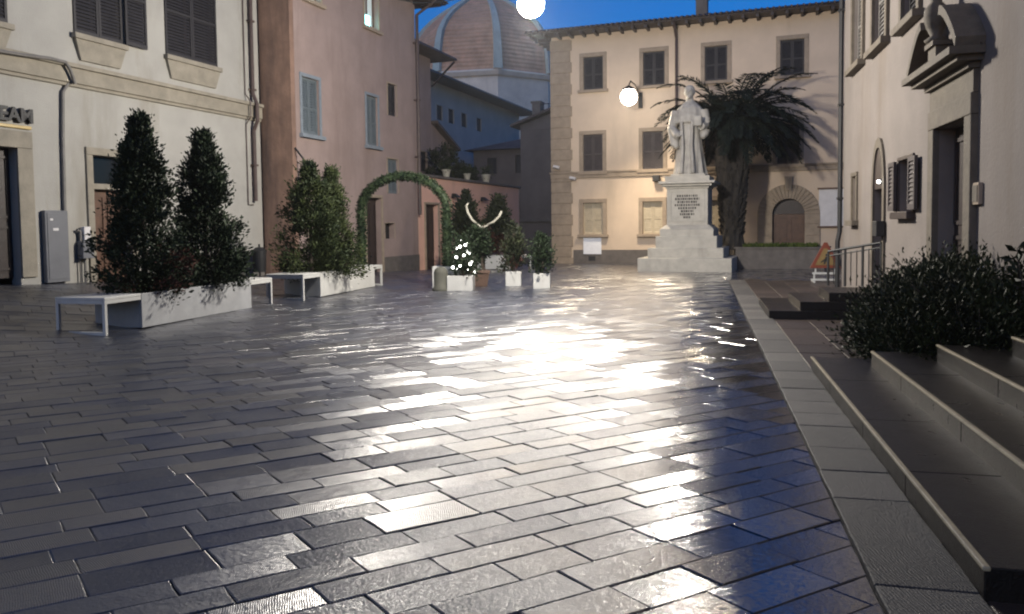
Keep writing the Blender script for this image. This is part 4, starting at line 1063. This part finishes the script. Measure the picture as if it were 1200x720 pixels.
# terrace plants
for (px_, py_, yy, rr_, hh_, lb, m_) in ((520, 203, 1.3, .95, 1.5, 'dark bushy shrub on the terrace beyond the pink house', 'conifer'), (541, 207, 1.5, .8, 1.0, 'lower dark shrub along the terrace parapet', 'conifer'), (610, 219, 0, .01, .02, '', 'conifer')):
    if not lb: continue
    a = T.px(px_, py_, yy); p = T.world(a[0], yy, zt)
    low_shrub('terrace_shrub', p, rr_, rr_ * .7, hh_ * 1.1, lb, m_, n=60, per=40, size=.12)
for (px_, s_, lb) in ((529, 1.0, 'pale flower pot on the terrace wall, nearest the pink house'), (553, .9, 'middle flower pot with a green plant on the terrace wall'), (575, 1.15, 'pale flower pot with a green plant on the terrace wall, farthest from the arch')):
    a = T.px(px_, 210); p = T.world(a[0], .22, zt + .1)
    o = empty('flower_pot', p, 0, lb, 'pot', 'flower pots on the terrace wall')
    MB().lathe([(.11 * s_, 0), (.16 * s_, .26 * s_), (.18 * s_, .27 * s_), (.18 * s_, .32 * s_), (.14 * s_, .32 * s_), (.13 * s_, .28 * s_)], 14).build('pot', 'pale_pot', o)
    mb = MB(); clump_leaves(mb, (0, 0, .42 * s_), 150, .24 * s_, .1, (0, 0, .2)); mb.build('foliage', 'laurel2', o, fix=False)
# grey-blue house beyond
d_ = ray(610, 266); t_ = -21.0 / (BX.x * d_.x + BX.y * d_.y); PG = Vector((d_.x * t_, d_.y * t_, 0))
GF0 = Facade('tmp', PG, AX, 'x', 'y'); bpy.data.objects.remove(GF0.root)
L0 = GF0.px(470, 120)[0]; zg_ = (GF0.px(608, 133)[1] + GF0.px(510, 94)[1]) / 2
wins = []
for px_ in (515, 528.5, 543.5, 561): 
    a = GF0.px(px_, 132)[0]; wins.append((a - .42, a + .42, GF0.px(515, 141)[1], GF0.px(515, 124)[1]))
simple_house('grey_house', PG, AX, 'blue-grey house with wide dark eaves in shade between the pink house and the dome', L0, -.05, zg_, 11, 'blue_plaster', wins, 'hip', eave=1.3, rise=2.6)
# low dark house in front of it
d_ = ray(556, 266); PD = Vector((d_.x, d_.y, 0)) * 50
DF0 = Facade('tmp', PD, BX, 'x', 'y'); bpy.data.objects.remove(DF0.root)
xd1 = DF0.px(613, 190)[0]; zd = DF0.px(585, 176)[1]
wins = [DF0.rect(571, 582, 185, 204), DF0.rect(604, 611, 182, 203)]
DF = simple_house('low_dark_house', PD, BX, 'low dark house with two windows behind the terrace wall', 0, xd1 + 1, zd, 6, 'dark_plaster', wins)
MB().hexa([(-.5, -.5, zd + .01), (xd1 + 1.4, -.5, zd + .01), (xd1 + 1.4, 6.4, zd + .01), (-.5, 6.4, zd + .01)], [(.6, 3, zd + .5), (xd1 + 1.2, 3, zd + 1.3), (xd1 + 1.2, 3.4, zd + 1.3), (.6, 3.4, zd + .5)]).build('roof', 'blue_roof', DF.root)
# dark gabled house at the end of the lane
d_ = ray(611, 266); PE = Vector((d_.x, d_.y, 0)) * 45.5
EF0 = Facade('tmp', PE, BX, 'x', 'y'); bpy.data.objects.remove(EF0.root)
xg = EF0.px(650, 200)[0] + 1.5; ze = EF0.px(612, 145)[1]; zk = EF0.px(645, 132)[1]
EF = Facade('dark_house', PE, BX, 'dark gabled house in shade at the mouth of the lane left of the cream building', 'building')
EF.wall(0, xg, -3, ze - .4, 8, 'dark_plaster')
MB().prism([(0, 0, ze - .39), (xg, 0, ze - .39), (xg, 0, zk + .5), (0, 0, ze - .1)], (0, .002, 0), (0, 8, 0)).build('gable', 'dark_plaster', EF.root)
MB().prism([(-.5, 0, ze - .2), (xg, 0, zk + .65), (xg, 0, zk + .8), (-.5, 0, ze - .06)], (0, -.35, 0), (0, 8.2, 0)).build('roof', 'roof_tile', EF.root)
zb2 = EF0.px(625, 260)[1]; MB().box(0, xg, -.12, .02, zb2, zb2 + .2).build('string_course', 'dark_stone', EF.root)
a = EF0.px(630, 122, 2); b = EF0.px(630, 140, 2); MB().box(a[0] - .25, a[0] + .25, 1.7, 2.3, b[1] - 1, a[1]).box(a[0] - .32, a[0] + .32, 1.63, 2.37, a[1], a[1] + .12).build('chimney', 'dark_stone', EF.root)
mb = MB(); a2 = EF0.px(637, 122, 2)
for k in range(5): mb.tube([(a2[0] + k * .3, 2, b[1] - .6), (a2[0] + k * .3, 2, a2[1])], .025, 5)
for z in (a2[1], a2[1] - .35): mb.tube([(a2[0] - .1, 2, z), (a2[0] + 1.4, 2, z)], .025, 5)
mb.build('roof_railing', 'iron', EF.root)

# ================================================================== DOME
DY = 120.0; pd = atY(569, 100, DY); RD = 11.2; zd0 = pd.z; HD_ = 12.0
M['dome_tile'] = simple('terracotta_dome_tiles', (.66, .42, .26), .8, var=.3, scale=.6, bump=.3, bscale=4)
m_ = M['dome_tile']; N = m_.node_tree.nodes; L = m_.node_tree.links; P = N['Principled BSDF']
tc = N.new('ShaderNodeTexCoord'); wv = N.new('ShaderNodeTexWave'); wv.bands_direction = 'Z'; wv.inputs['Scale'].default_value = .55; wv.inputs['Distortion'].default_value = .6
L.new(tc.outputs['Object'], wv.inputs['Vector']); bp = N.new('ShaderNodeBump'); bp.inputs['Strength'].default_value = .6; bp.inputs['Distance'].default_value = .15
L.new(wv.outputs['Fac'], bp.inputs['Height']); L.new(bp.outputs['Normal'], P.inputs['Normal'])
M['dome_rib'] = simple('verdigris_ribs', (.46, .58, .53), .7, var=.2, scale=.8, bump=.1)
M['dome_stone'] = simple('pale_drum_stone', (.82, .77, .64), .8, var=.2, scale=.4, bump=.1, stain=((.3, .29, .25), .3, .55, .5))
dome = empty('church_dome', (pd.x, DY, 0), 0, 'large octagonal tiled church dome with pale green ribs rising behind the houses', 'dome')
profd = [(1, 0), (.99, .12), (.975, .25), (.945, .38), (.90, .5), (.81, .62), (.69, .73), (.56, .82), (.42, .905), (.33, .96), (.25, 1.0)]
phi0 = rad(-90 + 10.5); mb = MB(); ang = [phi0 + k * math.pi / 4 for k in range(8)]
SUB = 6; ring = []
for k in range(8):
    for s_ in range(SUB):
        a0 = Vector((math.cos(ang[k]), math.sin(ang[k]))); a1 = Vector((math.cos(ang[(k + 1) % 8]), math.sin(ang[(k + 1) % 8]))); ring.append(a0.lerp(a1, s_ / SUB))
base = 0
for (r_, z_) in profd:
    for q in ring: mb.v.append((q.x * RD * r_, q.y * RD * r_, zd0 + .3 + z_ * HD_))
n = len(ring)
for i in range(len(profd) - 1):
    for k in range(n): mb.face((i * n + k, i * n + (k + 1) % n, (i + 1) * n + (k + 1) % n, (i + 1) * n + k))
mb.build('shell', 'dome_tile', dome)
for k in range(8):
    mb = MB(); o_ = Vector((math.cos(ang[k]), math.sin(ang[k]), 0)); s_ = Vector((-o_.y, o_.x, 0)); n0 = None
    for i, (r_, z_) in enumerate(profd):
        c = o_ * (RD * r_) + Vector((0, 0, zd0 + .3 + z_ * HD_)); w = .62 * (1 - .55 * z_)
        for (a, b) in ((-w, -.15), (-w, .35), (w, .35), (w, -.15)): mb.v.append(tuple(c + s_ * a + (o_ + Vector((0, 0, .4 * z_))) * b))
    for i in range(len(profd) - 1):
        for j in range(3): mb.face((i * 4 + j, i * 4 + j + 1, i * 4 + 4 + j + 1, i * 4 + 4 + j))
    mb.build('rib', 'dome_rib', dome)
def octo(mb, r0, r1, z0, z1):
    b = [(r0 * math.cos(a), r0 * math.sin(a), z0) for a in ang]; t = [(r1 * math.cos(a), r1 * math.sin(a), z1) for a in ang]; mb.hexa(b, t)
mb = MB(); octo(mb, RD * .985, RD * .985, -2, zd0 - .55); mb.build('drum', 'dome_stone', dome)
mb = MB(); octo(mb, RD * 1.02, RD * 1.05, zd0 - .54, zd0 + .0); octo(mb, RD * 1.03, RD * 1.0, zd0 + .01, zd0 + .32); mb.build('cornice', 'dome_stone', dome)
mb = MB(); octo(mb, RD * .29, RD * .31, zd0 + .3 + HD_ - .15, zd0 + HD_ + .75); octo(mb, RD * .26, RD * .24, zd0 + HD_ + .76, zd0 + HD_ + 3.4); octo(mb, RD * .28, .3, zd0 + HD_ + 3.41, zd0 + HD_ + 5.6); mb.build('lantern', 'dome_stone', dome)

# ================================================================== CHURCH BUILDING ON THE RIGHT
d_ = ray(988, 266); t_ = 2.95 / (NX.x * d_.x + NX.y * d_.y); PR = Vector((d_.x * t_, d_.y * t_, 0))
R = Facade('church_building', PR, -TX, 'tall pale plastered building with a pedimented stone doorway along the right side', 'building')
for (a, b, yb_, sm) in ((1001, 1012, 76, 'church_stone'), (1025, 1040, 52, 'church_stone'), (1060, 1078, 22, 'church_stone')):
    x0, x1 = R.px(a, yb_)[0], R.px(b, yb_)[0]; z0 = R.px((a + b) / 2, yb_)[1]
    window(R, (x0, x1, z0, z0 + 1.7), 'dark_shutter' if a > 1050 else 'grey_pipe', sm, b=.14, proj=.06)
window(R, R.rect(1000, 1005, 207, 258), 'beige_shutter', 'church_stone', b=.08, proj=.04, label='narrow slit window')
r = R.rect(1055, 1071, 187, 248); window(R, r, 'brown_shutter', 'dark_wood', b=.06, proj=.03, pane='glass', opened='lr', label='small window with open brown shutter leaves')
f = [x for x in C.objects if x.name.startswith('window')][-1]
# main doorway with pediment
x0, x1 = R.px(1100, 220)[0], R.px(1137, 220)[0]; zt = (R.px(1100, 149)[1] + R.px(1137, 141)[1]) / 2
door(R, (x0, x1, .42, zt), 'dark_wood', 'church_stone', b=.24, proj=.08, label='tall dark main doorway under the broken pediment')
xm = (x0 + x1) / 2; hw = (x1 - x0) / 2 + .24
mb = MB(); mb.box(x0 - .24, x1 + .24, -.06, .02, zt + .245, zt + .50); mb.box(x0 - .27, x1 + .27, -.12, .02, zt + .502, zt + .56)
zp = zt + .57; W_ = hw + .20
mb.box(-W_ + xm, W_ + xm, -.36, .02, zp + .06, zp + .14); mb.box(xm - W_ + .08, xm + W_ - .08, -.26, .02, zp, zp + .058)
for sg in (-1, 1):     # two curved halves of the broken pediment
    n = 10; inn_, out_ = [], []
    for k in range(n + 1):
        t = k / n * rad(58); cxp = xm + sg * (W_ - (1 - math.cos(t)) * 0); 
        xx = W_ * (1 - (math.sin(t) / math.sin(rad(58))) * .62); zz = zp + .14 + .50 * (math.sin(k / n * rad(90)) ** .9)
        out_.append((xm + sg * xx, zz + .10)); inn_.append((xm + sg * (xx - .03), zz))
    for k in range(n):
        q = [inn_[k], inn_[k + 1], out_[k + 1], out_[k]]
        mb.prism([(a, 0, b) for a, b in q], (0, -.30, 0), (0, .02, 0))
    mb.prism([(a, 0, b) for a, b in [(xm + sg * W_, zp + .142)] + inn_ + [(xm + sg * .16, zp + .142)]], (0, -.05, 0), (0, .02, 0))
mb.box(xm - .17, xm + .15, -.26, .02, zp + .142, zp + .34); mb.box(xm - .18, xm + .18, -.30, .02, zp + .342, zp + .40)
ped = mb.build('pediment', 'church_stone', R.root, bevel=.012)
MB().lathe([(.11, 0), (.13, .03), (.06, .08), (.11, .18), (.14, .30), (.13, .40), (.06, .48), (.07, .52), (.09, .59), (.06, .68), (.02, .73)], 16, (xm, -.22, zp + .402)).build('finial', 'church_stone', ped, smooth=True)
# pointed side doorway
x0, x1 = R.px(1025, 250)[0], R.px(1036, 250)[0]; zt2 = R.px(1031, 173)[1]; zsp = zt2 - (x1 - x0) * .95
R.op.append((x0, x1, .42, zsp))
mb = MB(); xm2 = (x0 + x1) / 2; w2 = (x1 - x0) / 2
def gothic(w, top, zs_): return [(xm2 - w, 0, zs_)] + [(xm2 - w * math.cos(rad(90) * k / 6) ** .8 if k < 6 else xm2, 0, zs_ + (top - zs_) * math.sin(rad(90) * k / 6) ** 1.15) for k in range(1, 7)] + [(xm2 + w * math.cos(rad(90) * k / 6) ** .8, 0, zs_ + (top - zs_) * math.sin(rad(90) * k / 6) ** 1.15) for k in range(5, 0, -1)] + [(xm2 + w, 0, zs_)]
mb.box(x0 - .14, x0 - .002, -.04, .06, .42, zsp); mb.box(x1 + .002, x1 + .14, -.04, .06, .42, zsp)
go = gothic(w2 + .14, zt2 + .16, zsp); gi = gothic(w2, zt2, zsp)
for k in range(len(go) - 1): mb.prism([gi[k], gi[k + 1], go[k + 1], go[k]], (0, -.04, 0), (0, .02, 0))
fo = mb.build('doorway', 'church_stone', R.root); fo['label'] = 'narrow pointed-arch side doorway'
mb = MB(); mb.prism(gothic(w2 - .002, zt2 - .004, zsp), (0, -.012, 0), (0, .02, 0)); mb.build('tympanum', 'dark_wood', fo)
MB().box(x0 - .01, x1 + .01, .18, .22, .42, zsp + .01).build('door', 'dark_wood', fo)
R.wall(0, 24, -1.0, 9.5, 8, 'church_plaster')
MB().box(-.3, 24, -.5, 8, 9.5, 9.7).build('roof', 'roof_tile', R.root)
mb = MB(); mb.tube([(-.06, -.06, 9.4), (-.06, -.06, 1.3), (-.06, -.10, 1.1), (-.06, -.10, .1)], .05, 8)
for z in (2, 4, 6, 8): mb.box(-.13, .01, -.12, -.003, z, z + .05)
mb.build('drainpipe', 'iron', R.root)
xs_ = sorted([(o[0] - .28, o[1] + .28) for o in R.op if o[2] < .6]); cur = .02
for a, b in xs_ + [(24, 24)]:
    if a > cur: MB().box(cur, a, -.02, .02, -.5, .95).build('plinth', 'church_plaster', R.root)
    cur = max(cur, b)
x, z = R.px(1036.5, 213)
t = thing_on(R, 'porch_light', x, z, 'tiny bright white lamp by the pointed side doorway', 'lamp')
MB().ball((0, -.09, 0), .028, 6).build('bulb', 'bulb', t, smooth=True); MB().box(-.03, .03, -.05, -.001, -.05, .06).build('bracket', 'iron', t)
x0, x1, z0, z1 = R.rect(1034, 1039, 259, 277)
t = thing_on(R, 'letter_box', (x0 + x1) / 2, z0, 'small dark letter box beside the pointed side doorway', 'letter box')
MB().box(-.16, .16, -.16, -.022, 0, z1 - z0).build('box', 'iron', t, bevel=.01); MB().box(-.11, .11, -.166, -.162, (z1 - z0) * .75, (z1 - z0) * .8).build('slot', 'black_paint', t)
x0, x1, z0, z1 = R.rect(1146, 1152, 214, 240)
t = thing_on(R, 'wall_plaque', (x0 + x1) / 2, z0, 'small brownish stone plaque right of the main doorway', 'plaque')
MB().box(-.1, .1, -.05, -.002, 0, z1 - z0).build('slab', 'brown_stone', t, bevel=.008); MB().box(-.08, .08, -.058, -.052, .03, z1 - z0 - .03).build('face', 'church_stone', t)

# ================================================================== RAILING, ROAD-WORK SIGN, BUSH
ra = TX * 14.9 + NX * 2.16; rb = TX * 14.3 + NX * 2.90; 
rail = empty('iron_railing', (ra.x, ra.y, .42), math.atan2((rb - ra).y, (rb - ra).x), 'short black iron railing on the low dark steps', 'railing'); lr = (rb - ra).length
mb = MB(); mb.tube([(0, 0, .58), (lr, 0, .74)], .022, 8); mb.tube([(0, 0, .50), (lr, 0, .66)], .012, 6); mb.build('handrail', 'iron', rail)
for k in range(4):
    x = lr * k / 3; MB().box(x - .016, x + .016, -.016, .016, -.02, .57 + .16 * k / 3).build('post', 'iron', rail)
for k in range(9):
    if k % 3: 
        x = lr * k / 9; MB().tube([(x, 0, .0), (x, 0, .52 + .16 * k / 9)], .008, 6).build('baluster', 'iron', rail)
p = gnd(967, 331, 0.01)
sg_ = empty('road_work_sign', (p.x, p.y, .01), rad(-14), 'triangular red and yellow road works sign on a low white stand by the far steps', 'sign')
def tri(mb, s_, y0, y1, z0): mb.prism([(-s_ / 2, 0, z0), (s_ / 2, 0, z0), (.04, 0, z0 + s_ * .87), (-.04, 0, z0 + s_ * .87)], (0, y0, 0), (0, y1, 0))
zsg = .36
mb = MB(); tri(mb, .74, -.02, 0, zsg); mb.build('triangle', 'red_paint', sg_, bevel=.004)
mb = MB(); tri(mb, .48, -.026, -.021, zsg + .075); mb.build('face', 'yellow_paint', sg_)
mb = MB(); mb.ball((.02, -.031, zsg + .33), .028, 6, sy=.2); mb.prism([(-.05, 0, zsg + .10), (-.01, 0, zsg + .10), (.04, 0, zsg + .28), (.0, 0, zsg + .29)], (0, -.034, 0), (0, -.028, 0))
mb.prism([(.05, 0, zsg + .10), (.085, 0, zsg + .10), (.03, 0, zsg + .24), (.0, 0, zsg + .22)], (0, -.034, 0), (0, -.028, 0)); mb.prism([(-.12, 0, zsg + .15), (-.11, 0, zsg + .13), (.03, 0, zsg + .23), (.02, 0, zsg + .26)], (0, -.034, 0), (0, -.028, 0))
mb.build('pictogram', 'black_paint', sg_)
mb = MB(); mb.box(-.3, .3, .0, .04, .20, .25); mb.box(-.34, .34, -.02, .02, .04, .09); mb.box(-.28, -.24, .002, .04, .09, .2); mb.box(.24, .28, .002, .04, .09, .2); mb.box(-.25, -.21, .01, .03, .25, .42); mb.box(.21, .25, .01, .03, .25, .42)
mb.box(-.3, -.26, -.25, .3, 0, .039); mb.box(.26, .3, -.25, .3, 0, .039)
mb.build('stand', 'white_paint', sg_)

bp_ = TX * 8.9 + NX * 2.42
bush = empty('evergreen_bush', (bp_.x, bp_.y, 0), math.atan2(TX.y, TX.x), 'large dark sprawling evergreen bush heaped against the right wall above the steps', 'bush')
mb = MB(); stm = MB()
# local x along TX, y = -NX ; extents x -2.6..1.7, y -0.9..0.75
def bush_h(x, y):
    front = -.95 + .16 * max(0, x) if x > -1 else -.75
    if not -1.75 < x < 2.6 or y > .72 + .12 * min(0, x + .6) * 2: return 0
    lim = .62 if x > -.5 else .62 + .3 * (x + .5) * .4
    e = max(0, (abs(x - .4) / 2.2)) ** 3 + max(0, (y + .45) / (lim + .45)) ** 2.5
    return 0 if e >= 1 else .98 * (1 - e) ** .6 * (1 + .22 * noise.noise(Vector((x * 2.1, y * 2.1, 3))))
for k in range(800):
    x = U(-1.75, 2.6); y = U(-.50, .75); h = bush_h(-x, y)
    if h < .05: continue
    z = h * (rnd() ** .5); clump_leaves(mb, (-x, y, max(.06, z)), 75, .26, .06, (-x * .6, y * .5, 0), .42)
for k in range(150):
    x = U(-1.75, 2.6); y = U(-.48, .7); h = bush_h(-x, y)
    if h < .1: continue
    t = U(0, 6.28); e_ = Vector((-x + .3 * math.cos(t), y + .15 * math.sin(t), h + U(.0, .14))); s_ = Vector((-x, y, h * .5)); stm.tube([s_, e_], [.008, .003], 4)
    for j in range(12): q = s_.lerp(e_, j / 11); mb.leaf(q, .07, (e_ - s_).normalized(), .4)
for (x, y) in ((-1.2, -.35), (-1.0, -.3), (-1.4, -.3)):
    for k in range(4):
        e_ = Vector((x + U(-.2, .2), y + U(-.1, .1), U(1.1, 1.3))); s_ = Vector((x, y, .5)); stm.tube([s_, e_], [.012, .004], 4)
        for j in range(16): mb.leaf(s_.lerp(e_, .4 + .6 * j / 15), .10, Vector((U(-1, 1), U(-1, 1), .6)), .4)
for k in range(14):
    t = U(0, 6.28); stm.tube([(U(-.3, .9), U(-.2, .1), 0), (U(-.4, 1), U(-.3, .3), .4), (1.4 * math.cos(t) + .4, .4 * math.sin(t), U(.4, .9))], [.02, .014, .006], 5)
mb.build('foliage', 'bush', bush, fix=False); stm.build('stem', 'bark', bush)
for (px_, py_, w, h, rz, lb) in ((1088, 333, .13, .24, .3, 'upright white paper sheet caught in the dark bush'), (1146, 318, .30, .09, -.5, 'folded pale blue-white paper strip lying in the dark bush'), (1113, 331, .13, .1, .2, 'small crumpled pale scrap in the dark bush')):
    q = atY(px_, py_, 8.55 if px_ > 1100 else 8.75)
    o = empty('paper_scrap', q, rz, lb, 'paper', 'papers caught in the bush')
    mb = MB(); n = 6
    for i in range(n + 1):
        for j in range(n + 1):
            u, v = i / n - .5, j / n - .5; mb.v.append((u * w + .15 * v * w, .02 * math.sin(5 * u + 3 * v) - .01, v * h + .25 * u * w))
    for i in range(n):
        for j in range(n): a = i * (n + 1) + j; mb.face((a, a + n + 1, a + n + 2, a + 1))
    s_ = mb.build('sheet', 'paper', o); so = s_.modifiers.new('thickness', 'SOLIDIFY'); so.thickness = .004

# ================================================================== LAMPS
def lamp_light(name, loc, power, col, size, angle=170, blend=.25, rot=(0, 0, 0)):
    l = bpy.data.lights.new(name, 'SPOT'); l.energy = power; l.color = col; l.shadow_soft_size = size; l.spot_size = rad(angle); l.spot_blend = blend
    o = bpy.data.objects.new(name, l); C.objects.link(o); o.location = loc; o.rotation_euler = rot; return o
L1 = atY(622, 5, 15.6)
lamp = empty('hanging_street_lamp', L1, 0, 'blazing white street lamp hanging on a cable high above the square', 'street lamp')
MB().ball((0, 0, 0), .26, 10).build('globe', 'globe', lamp, smooth=True)
MB().lathe([(.10, .24), (.36, .20), (.34, .26), (.16, .40), (.06, .5), (.03, .62)], 20).build('shade', 'iron', lamp)
la = K.world(K.px(440, 200)[0], 0, 9.1); lb_ = R.world(6.0, 0, 9.2)
# the span carries the lamp: it runs through the lamp's hanger
cab = empty('span_cable', (0, 0, 0), 0, 'thin dark cable spanning the square and carrying the hanging lamp', 'cable')
hp = L1 + Vector((0, 0, .62)); pts = [la.lerp(hp, k / 8) + Vector((0, 0, -.5 * math.sin(math.pi * k / 8))) for k in range(9)] + [hp.lerp(lb_, k / 8) + Vector((0, 0, -.35 * math.sin(math.pi * k / 8))) for k in range(1, 9)]
MB().tube(pts, .012, 5).build('wire', 'iron', cab)
pl = bpy.data.lights.new('street_lamp_light', 'POINT'); pl.energy = 1560; pl.color = (1, .93, .82); pl.shadow_soft_size = .34
po = bpy.data.objects.new('street_lamp_light', pl); C.objects.link(po); po.location = L1 + Vector((0, 0, -.52))
x, z = B.px(737, 114, -2.2)
wl = thing_on(B, 'wall_street_lamp', x, z, 'glowing wall street lamp on a bracket between the upper windows of the cream building', 'street lamp', y=-2.2)
MB().ball((0, 0, 0), .30, 10).build('globe', 'globe2', wl, smooth=True)
MB().lathe([(.09, .27), (.26, .25), (.24, .29), (.12, .36), (.03, .42)], 18).build('shade', 'iron', wl)
MB().tube([(0, 0, .42), (0, .3, .62), (0, 1.2, .62), (0, 2.19, .35)], .025, 8).box(-.08, .08, 2.16, 2.198, -.1, .5).build('bracket', 'iron', wl)
lamp_light('wall_lamp_light', B.world(x, -2.2, z - .34), 620, (1, .82, .58), .25, 160, .7, (B.X * .35 - B.Y * .35 + Vector((0, 0, -1))).to_track_quat('-Z', 'Y').to_euler())

# ================================================================== HAZE FOR LAMP GLOW
hz = MB().box(-70, 70, -12, 150, -3.2, 46).build('haze', 'joint'); tag(hz, 'thin haze added over the square for the glow of the lamps', None, None, 'stuff')  # volume added to spread a soft glow around the lamps
hm = bpy.data.materials.new('lamp_glow_haze'); hm.use_nodes = True; hn = hm.node_tree.nodes
for n_ in list(hn):
    if n_.type != 'OUTPUT_MATERIAL': hn.remove(n_)
pv = hn.new('ShaderNodeVolumePrincipled'); pv.inputs['Density'].default_value = .0004; pv.inputs['Color'].default_value = (.8, .83, .9, 1); pv.inputs['Anisotropy'].default_value = .55
hm.node_tree.links.new(pv.outputs['Volume'], [n_ for n_ in hn if n_.type == 'OUTPUT_MATERIAL'][0].inputs['Volume'])
hz.data.materials.clear(); hz.data.materials.append(hm)

# ================================================================== SKY, FILL SUN, CAMERA
EL, AZ = rad(2.0), rad(215)
w = bpy.data.worlds.new('World'); S.world = w; w.use_nodes = True
N = w.node_tree.nodes; L = w.node_tree.links; bg = N['Background']
sky = N.new('ShaderNodeTexSky'); sky.sky_type = 'NISHITA'; sky.sun_disc = False; sky.sun_elevation = EL; sky.sun_rotation = AZ
sky.ozone_density = 6.0; sky.dust_density = .3; sky.air_density = 1.0
L.new(sky.outputs['Color'], bg.inputs['Color']); bg.inputs['Strength'].default_value = .15
sl = bpy.data.lights.new('fill_sun', 'SUN'); sl.energy = .19; sl.angle = rad(60); sl.color = (1, .92, .86)  # wide soft fill from behind the camera, added to lift the facades
so = bpy.data.objects.new('fill_sun', sl); C.objects.link(so)
EL2 = rad(32); sd = Vector((math.sin(AZ) * math.cos(EL2), math.cos(AZ) * math.cos(EL2), math.sin(EL2)))
so.rotation_euler = sd.to_track_quat('Z', 'Y').to_euler(); so.location = (0, 0, 30)

cam = bpy.data.cameras.new('camera'); co = bpy.data.objects.new('camera', cam); C.objects.link(co)
mw = Matrix((cR, cU, -cF)).transposed().to_4x4(); mw.translation = (0, 0, EYE); co.matrix_world = mw
cam.sensor_width = 36; cam.sensor_fit = 'HORIZONTAL'; cam.lens = FPX / 1200 * 36; cam.shift_y = -(360 - CYP) / 1200
cam.clip_start = .05; cam.clip_end = 2000; S.camera = co
S.view_settings.view_transform = 'Standard'; S.view_settings.look = 'None'; S.view_settings.exposure = 1.5; S.view_settings.gamma = 1
S.render.engine = 'CYCLES'
try:
    S.cycles.use_denoising = True; S.cycles.denoiser = 'OPENIMAGEDENOISE'
    S.cycles.sample_clamp_indirect = 8; S.cycles.max_bounces = 6; S.cycles.caustics_reflective = False; S.cycles.caustics_refractive = False
except Exception: pass
S.cycles.filter_width = 2.1
